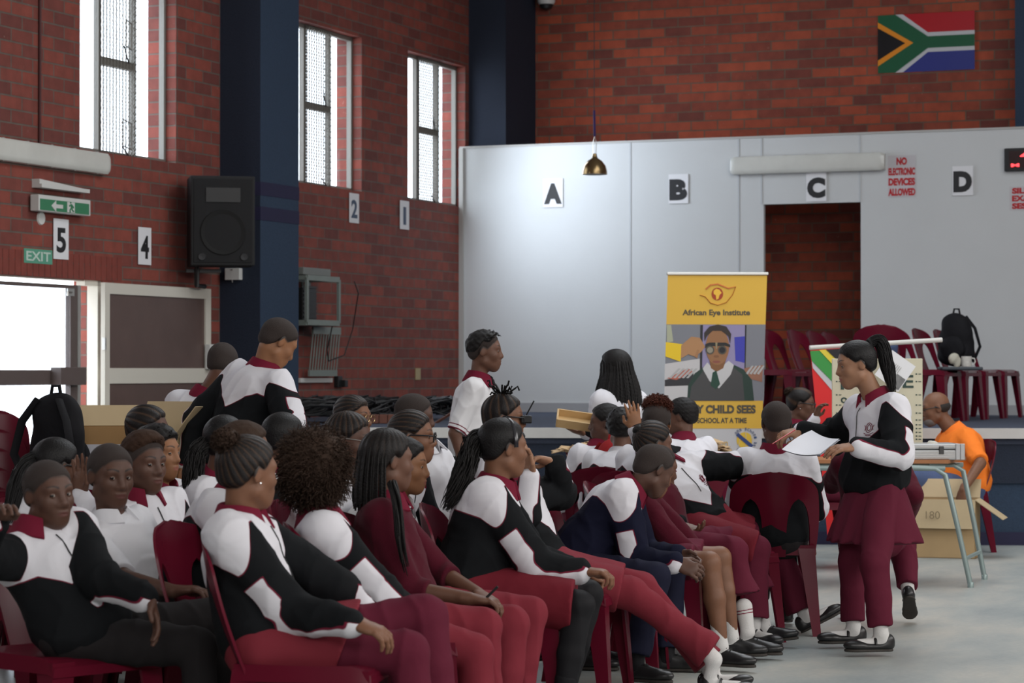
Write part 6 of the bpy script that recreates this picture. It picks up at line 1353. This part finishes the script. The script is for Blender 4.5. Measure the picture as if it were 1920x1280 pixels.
# ================================================================= cardboard boxes
def carton(name,label,c,w,d,h_,yaw,flaps,m1=M_CARD,m2=M_CARDL):
    r=empty(name,(c.x,c.y,c.z if c.z>.01 else 0)); r.rotation_euler=(0,0,math.radians(yaw)); tag(r,label,'box','open cardboard boxes'); t=.006; m=MB()
    m.bx(-w/2,w/2,-d/2,-d/2+t,0,h_).bx(-w/2,w/2,d/2-t,d/2,0,h_).bx(-w/2,-w/2+t,-d/2,d/2,0,h_).bx(w/2-t,w/2,-d/2,d/2,0,h_).bx(-w/2,w/2,-d/2,d/2,0,t); m.build('box_walls',m1,r)
    for sd,ang,ln in flaps:
        m=MB(); a_=math.radians(ang); 
        if sd=='F': e=[(-w/2,-d/2,h_),(w/2,-d/2,h_),(w/2,-d/2-ln*math.cos(a_),h_+ln*math.sin(a_)),(-w/2,-d/2-ln*math.cos(a_),h_+ln*math.sin(a_))]
        if sd=='B': e=[(-w/2,d/2,h_),(w/2,d/2,h_),(w/2,d/2+ln*math.cos(a_),h_+ln*math.sin(a_)),(-w/2,d/2+ln*math.cos(a_),h_+ln*math.sin(a_))]
        if sd=='R': e=[(w/2,-d/2,h_),(w/2,d/2,h_),(w/2+ln*math.cos(a_),d/2,h_+ln*math.sin(a_)),(w/2+ln*math.cos(a_),-d/2,h_+ln*math.sin(a_))]
        if sd=='L': e=[(-w/2,-d/2,h_),(-w/2,d/2,h_),(-w/2-ln*math.cos(a_),d/2,h_+ln*math.sin(a_)),(-w/2-ln*math.cos(a_),-d/2,h_+ln*math.sin(a_))]
        n=(Vector(e[1])-Vector(e[0])).cross(Vector(e[3])-Vector(e[0])).normalized()*.005; m.add([Vector(x) for x in e]+[Vector(x)+n for x in e],[(3,2,1,0),(4,5,6,7),(0,1,5,4),(1,2,6,5),(2,3,7,6),(3,0,4,7)]); m.build('flap',m2,r)
    return r
q=Pz(1768,1046,0); r=carton('cardboard_box','open cardboard box on the floor in front of the man in orange',Vector((q.x+.0,q.y+.15,0)),.55,.30,.42,-17,[('F',-78,.21),('R',-35,.24),('B',60,.15)])
text('180',-.02,.42-.11,.10,.055,mat('pencil_grey',(.22,.17,.10),.8),r,y=-.15-.050,bold=-.01)
q=P(206,850,11.6); r=carton('cardboard_box','brown cardboard box with a white label, behind the boy in the white shirt',Vector((q.x,q.y,0)),.42,.34,1.085,12,[('B',70,.10)],mat('dark_cardboard',(.26,.15,.06),.85,noise=.15,nscale=6))
MB().bx(-.17,.10,-.176,-.171,.70,1.01).build('label',mat('greyish_label',(.40,.40,.44),.7),r)
q=P(290,830,12.2); r=carton('cardboard_box','pale cardboard box with raised open flaps, beside the cream door leaf',Vector((q.x,q.y,0)),.36,.36,1.02,-20,[('B',62,.19),('L',75,.14),('R',50,.20)],M_CARDL)
# ================================================================= stacked chairs and backpack at the left
q=P(-30,800,11.2)
for i in range(5): chair('maroon plastic chair in the stack at the left picture edge, '+['lowest','second from the floor','middle one','second from the top','topmost'][i],(q.x,q.y+.035*i),22,'stacked maroon plastic chairs',z=.085*i)
q=P(112,860,11.4)
for i in range(3): chair('maroon plastic chair stacked under the big black backpack, '+['lowest','middle one','topmost'][i],(q.x,q.y+.03*i),20,'stacked maroon plastic chairs',z=.085*i)
backpack('big black backpack standing on stacked chairs in front of the bright door',P(110,830,11.35),.98,150,MBLK,2)
# ================================================================= work table with paper pieces
c1_=P(1065,850,17.2); c2_=P(1368,850,17.0); r=empty('work_table',((c1_.x+c2_.x)/2,17.3,0)); tag(r,'work table under a maroon cloth in front of the stage','table'); W2_=(c2_.x-c1_.x)/2
MB().bx(-W2_,W2_,-.3,.35,.745,.775,bev=.004).build('table_top',M_CARD,r); 
for x in(-W2_+.05,W2_-.05):
    for y in(-.25,.3): MB().tube([(x,y,.745),(x,y,0)],.018,8).build('leg',M_STEEL,r)
m=MB(); n=40; m.add([(-W2_-.01+ (2*W2_+.02)*i/n, -.31-.012*math.sin(i*1.7)*(1-j), .30+.478*j) for j in(0,1) for i in range(n+1)],[(i,i+1,n+2+i,n+1+i) for i in range(n)]); m.bx(-W2_-.01,W2_+.01,-.31,.36,.776,.780); m.build('tablecloth',clothmat('maroon_table_cloth',(.13,.010,.03),.8),r)
rg=random.Random(5)
def scraps(name,label,cx,cy,w,d,n):
    m=MB(); 
    for i in range(n):
        x=cx+rg.uniform(-w,w); y=cy+rg.uniform(-d,d); z=.782+.10*rg.random()*max(0,1-abs(x-cx)/w); a_=rg.random()*6.28; L1,L2=rg.uniform(.05,.12),rg.uniform(.03,.08); tl=rg.uniform(-.4,.4)
        R=Matrix.Rotation(a_,3,'Z')@Matrix.Rotation(tl,3,'X')@Matrix.Rotation(rg.uniform(-.3,.3),3,'Y'); m.box((x,y,z+.015),(L1,L2,.004),R)
    o=m.build(name,mat('brown_paper_pieces',(.52,.36,.20),.8,noise=.3,nscale=9)); tag(o,label,'paper pieces',None,'stuff'); return o
scraps('paper_scraps','heap of brown paper pieces on the maroon work table',P(1145,845,17.2).x,17.25,.36,.24,150); scraps('paper_scraps','small heap of brown paper pieces on the right end of the work table',P(1347,850,17.0).x,17.1,.07,.1,26)
# ================================================================= small held things
q0=P(1049,793,14.9); q1=P(1105,800,15.1); r=MB(); c=(q0+q1)/2; m=MB(); m.box((0,0,0),(.20,.15,.008),bev=.002); m.box((0,-.078,.02),(.21,.010,.05)).box((0,.078,.02),(.21,.010,.05)).box((-.105,0,.02),(.010,.16,.05)).box((.105,0,.02),(.010,.16,.05)); o=m.build('wooden_tray',mat('pale_wood',(.50,.33,.15),.5,noise=.15)); o.location=c+Vector((0,0,.01)); o.rotation_euler=(math.radians(22),math.radians(8),0); tag(o,'shallow wooden tray held by the woman with the long braids','tray')
cs=[P(1466,842,12.0),P(1522,806,12.35),P(1574,822,12.25),P(1537,851,11.95)]
for i in range(2):
    n=8; vs=[]; o_=Vector((.006*i,.01*i,-.006*i))
    for a_ in range(n+1):
        for b_ in range(n+1):
            u,v_=a_/n,b_/n; p=cs[0].lerp(cs[1],v_).lerp(cs[3].lerp(cs[2],v_),u); vs.append(p+Vector((0,0,-.014*math.sin(u*math.pi)+.010*math.sin(v_*math.pi)*(1-u)))+o_)
    fs=[(x*(n+1)+y,x*(n+1)+y+1,(x+1)*(n+1)+y+1,(x+1)*(n+1)+y) for x in range(n) for y in range(n)]; me=MB().add(vs,fs).build('paper_sheet',mat('held_paper',(.62,.63,.68),.7),None,True); tag(me,['white sheet of paper held by the standing girl, on top','white sheet of paper held by the standing girl, just below the top sheet'][i],'paper','papers held by the standing girl')
o=MB().tube([P(1448,832,11.95),P(1482,811,12.1),P(1490,806,12.13)],[.002,.0038,.0038],6).build('pencil',mat('red_pencil',(.35,.03,.03),.4)); tag(o,'red pencil in the right hand of the standing girl','pencil')
for lab,J in PEOPLE:
    if 'bracelet' in lab:
        sh,el,wr,_=J['arms']['L']; d=(wr-el).normalized(); q=d.to_track_quat('Z','Y'); m=MB()
        for i in range(20): t=i/20*6.283; c=wr-d*.004+q@Vector((.030*math.cos(t),.027*math.sin(t),0)); m.lathe([(0,.005),(.0042,.0025),(.0048,0),(.0042,-.0025),(0,-.005)],c,8)
        o=m.build('bracelet',mat('lime_beads',(.35,.42,.10),.4),None,True); tag(o,'green beaded bracelet on the wrist of the smiling boy','bracelet')
    if 'red backpack' in lab:
        nk=J['neck']; backpack('red backpack worn by the pupil in profile facing left',nk-J['f0']*.19-Vector((-.01,0,.13)),.84,math.degrees(math.atan2(-J['f0'].x,J['f0'].y)),clothmat('red_nylon',(.26,.018,.020),.7,.4),7)
    if 'maroon jersey with long thin braids' in lab:
        w=J['arms']['R'][2]; o=MB().tube([w+Vector((.055,-.02,.0)),w+Vector((.10,-.03,.045))],.005,6).build('pen',M_BLACKP); tag(o,'short black pen held by the girl in the maroon jersey','pen')
    if 'black test frame' in lab:
        c=Vector(J['Cn'])+Vector(J['Rh'][:,1])*.10; o=MB().box(c,(.05,.10,.035),bev=.006).tube([c+Vector((.0,-.03,.02)),c+Vector((.035,-.03,.085))],.0035,5).build('trial_frame',M_BLACKP); tag(o,'black optician test frame worn by the pupil with hair twists','test frame')
q=P(482,1000,8.52); chair('maroon plastic chair with its back showing between the white shirt boy and bun girl',(q.x,q.y),68,CH)
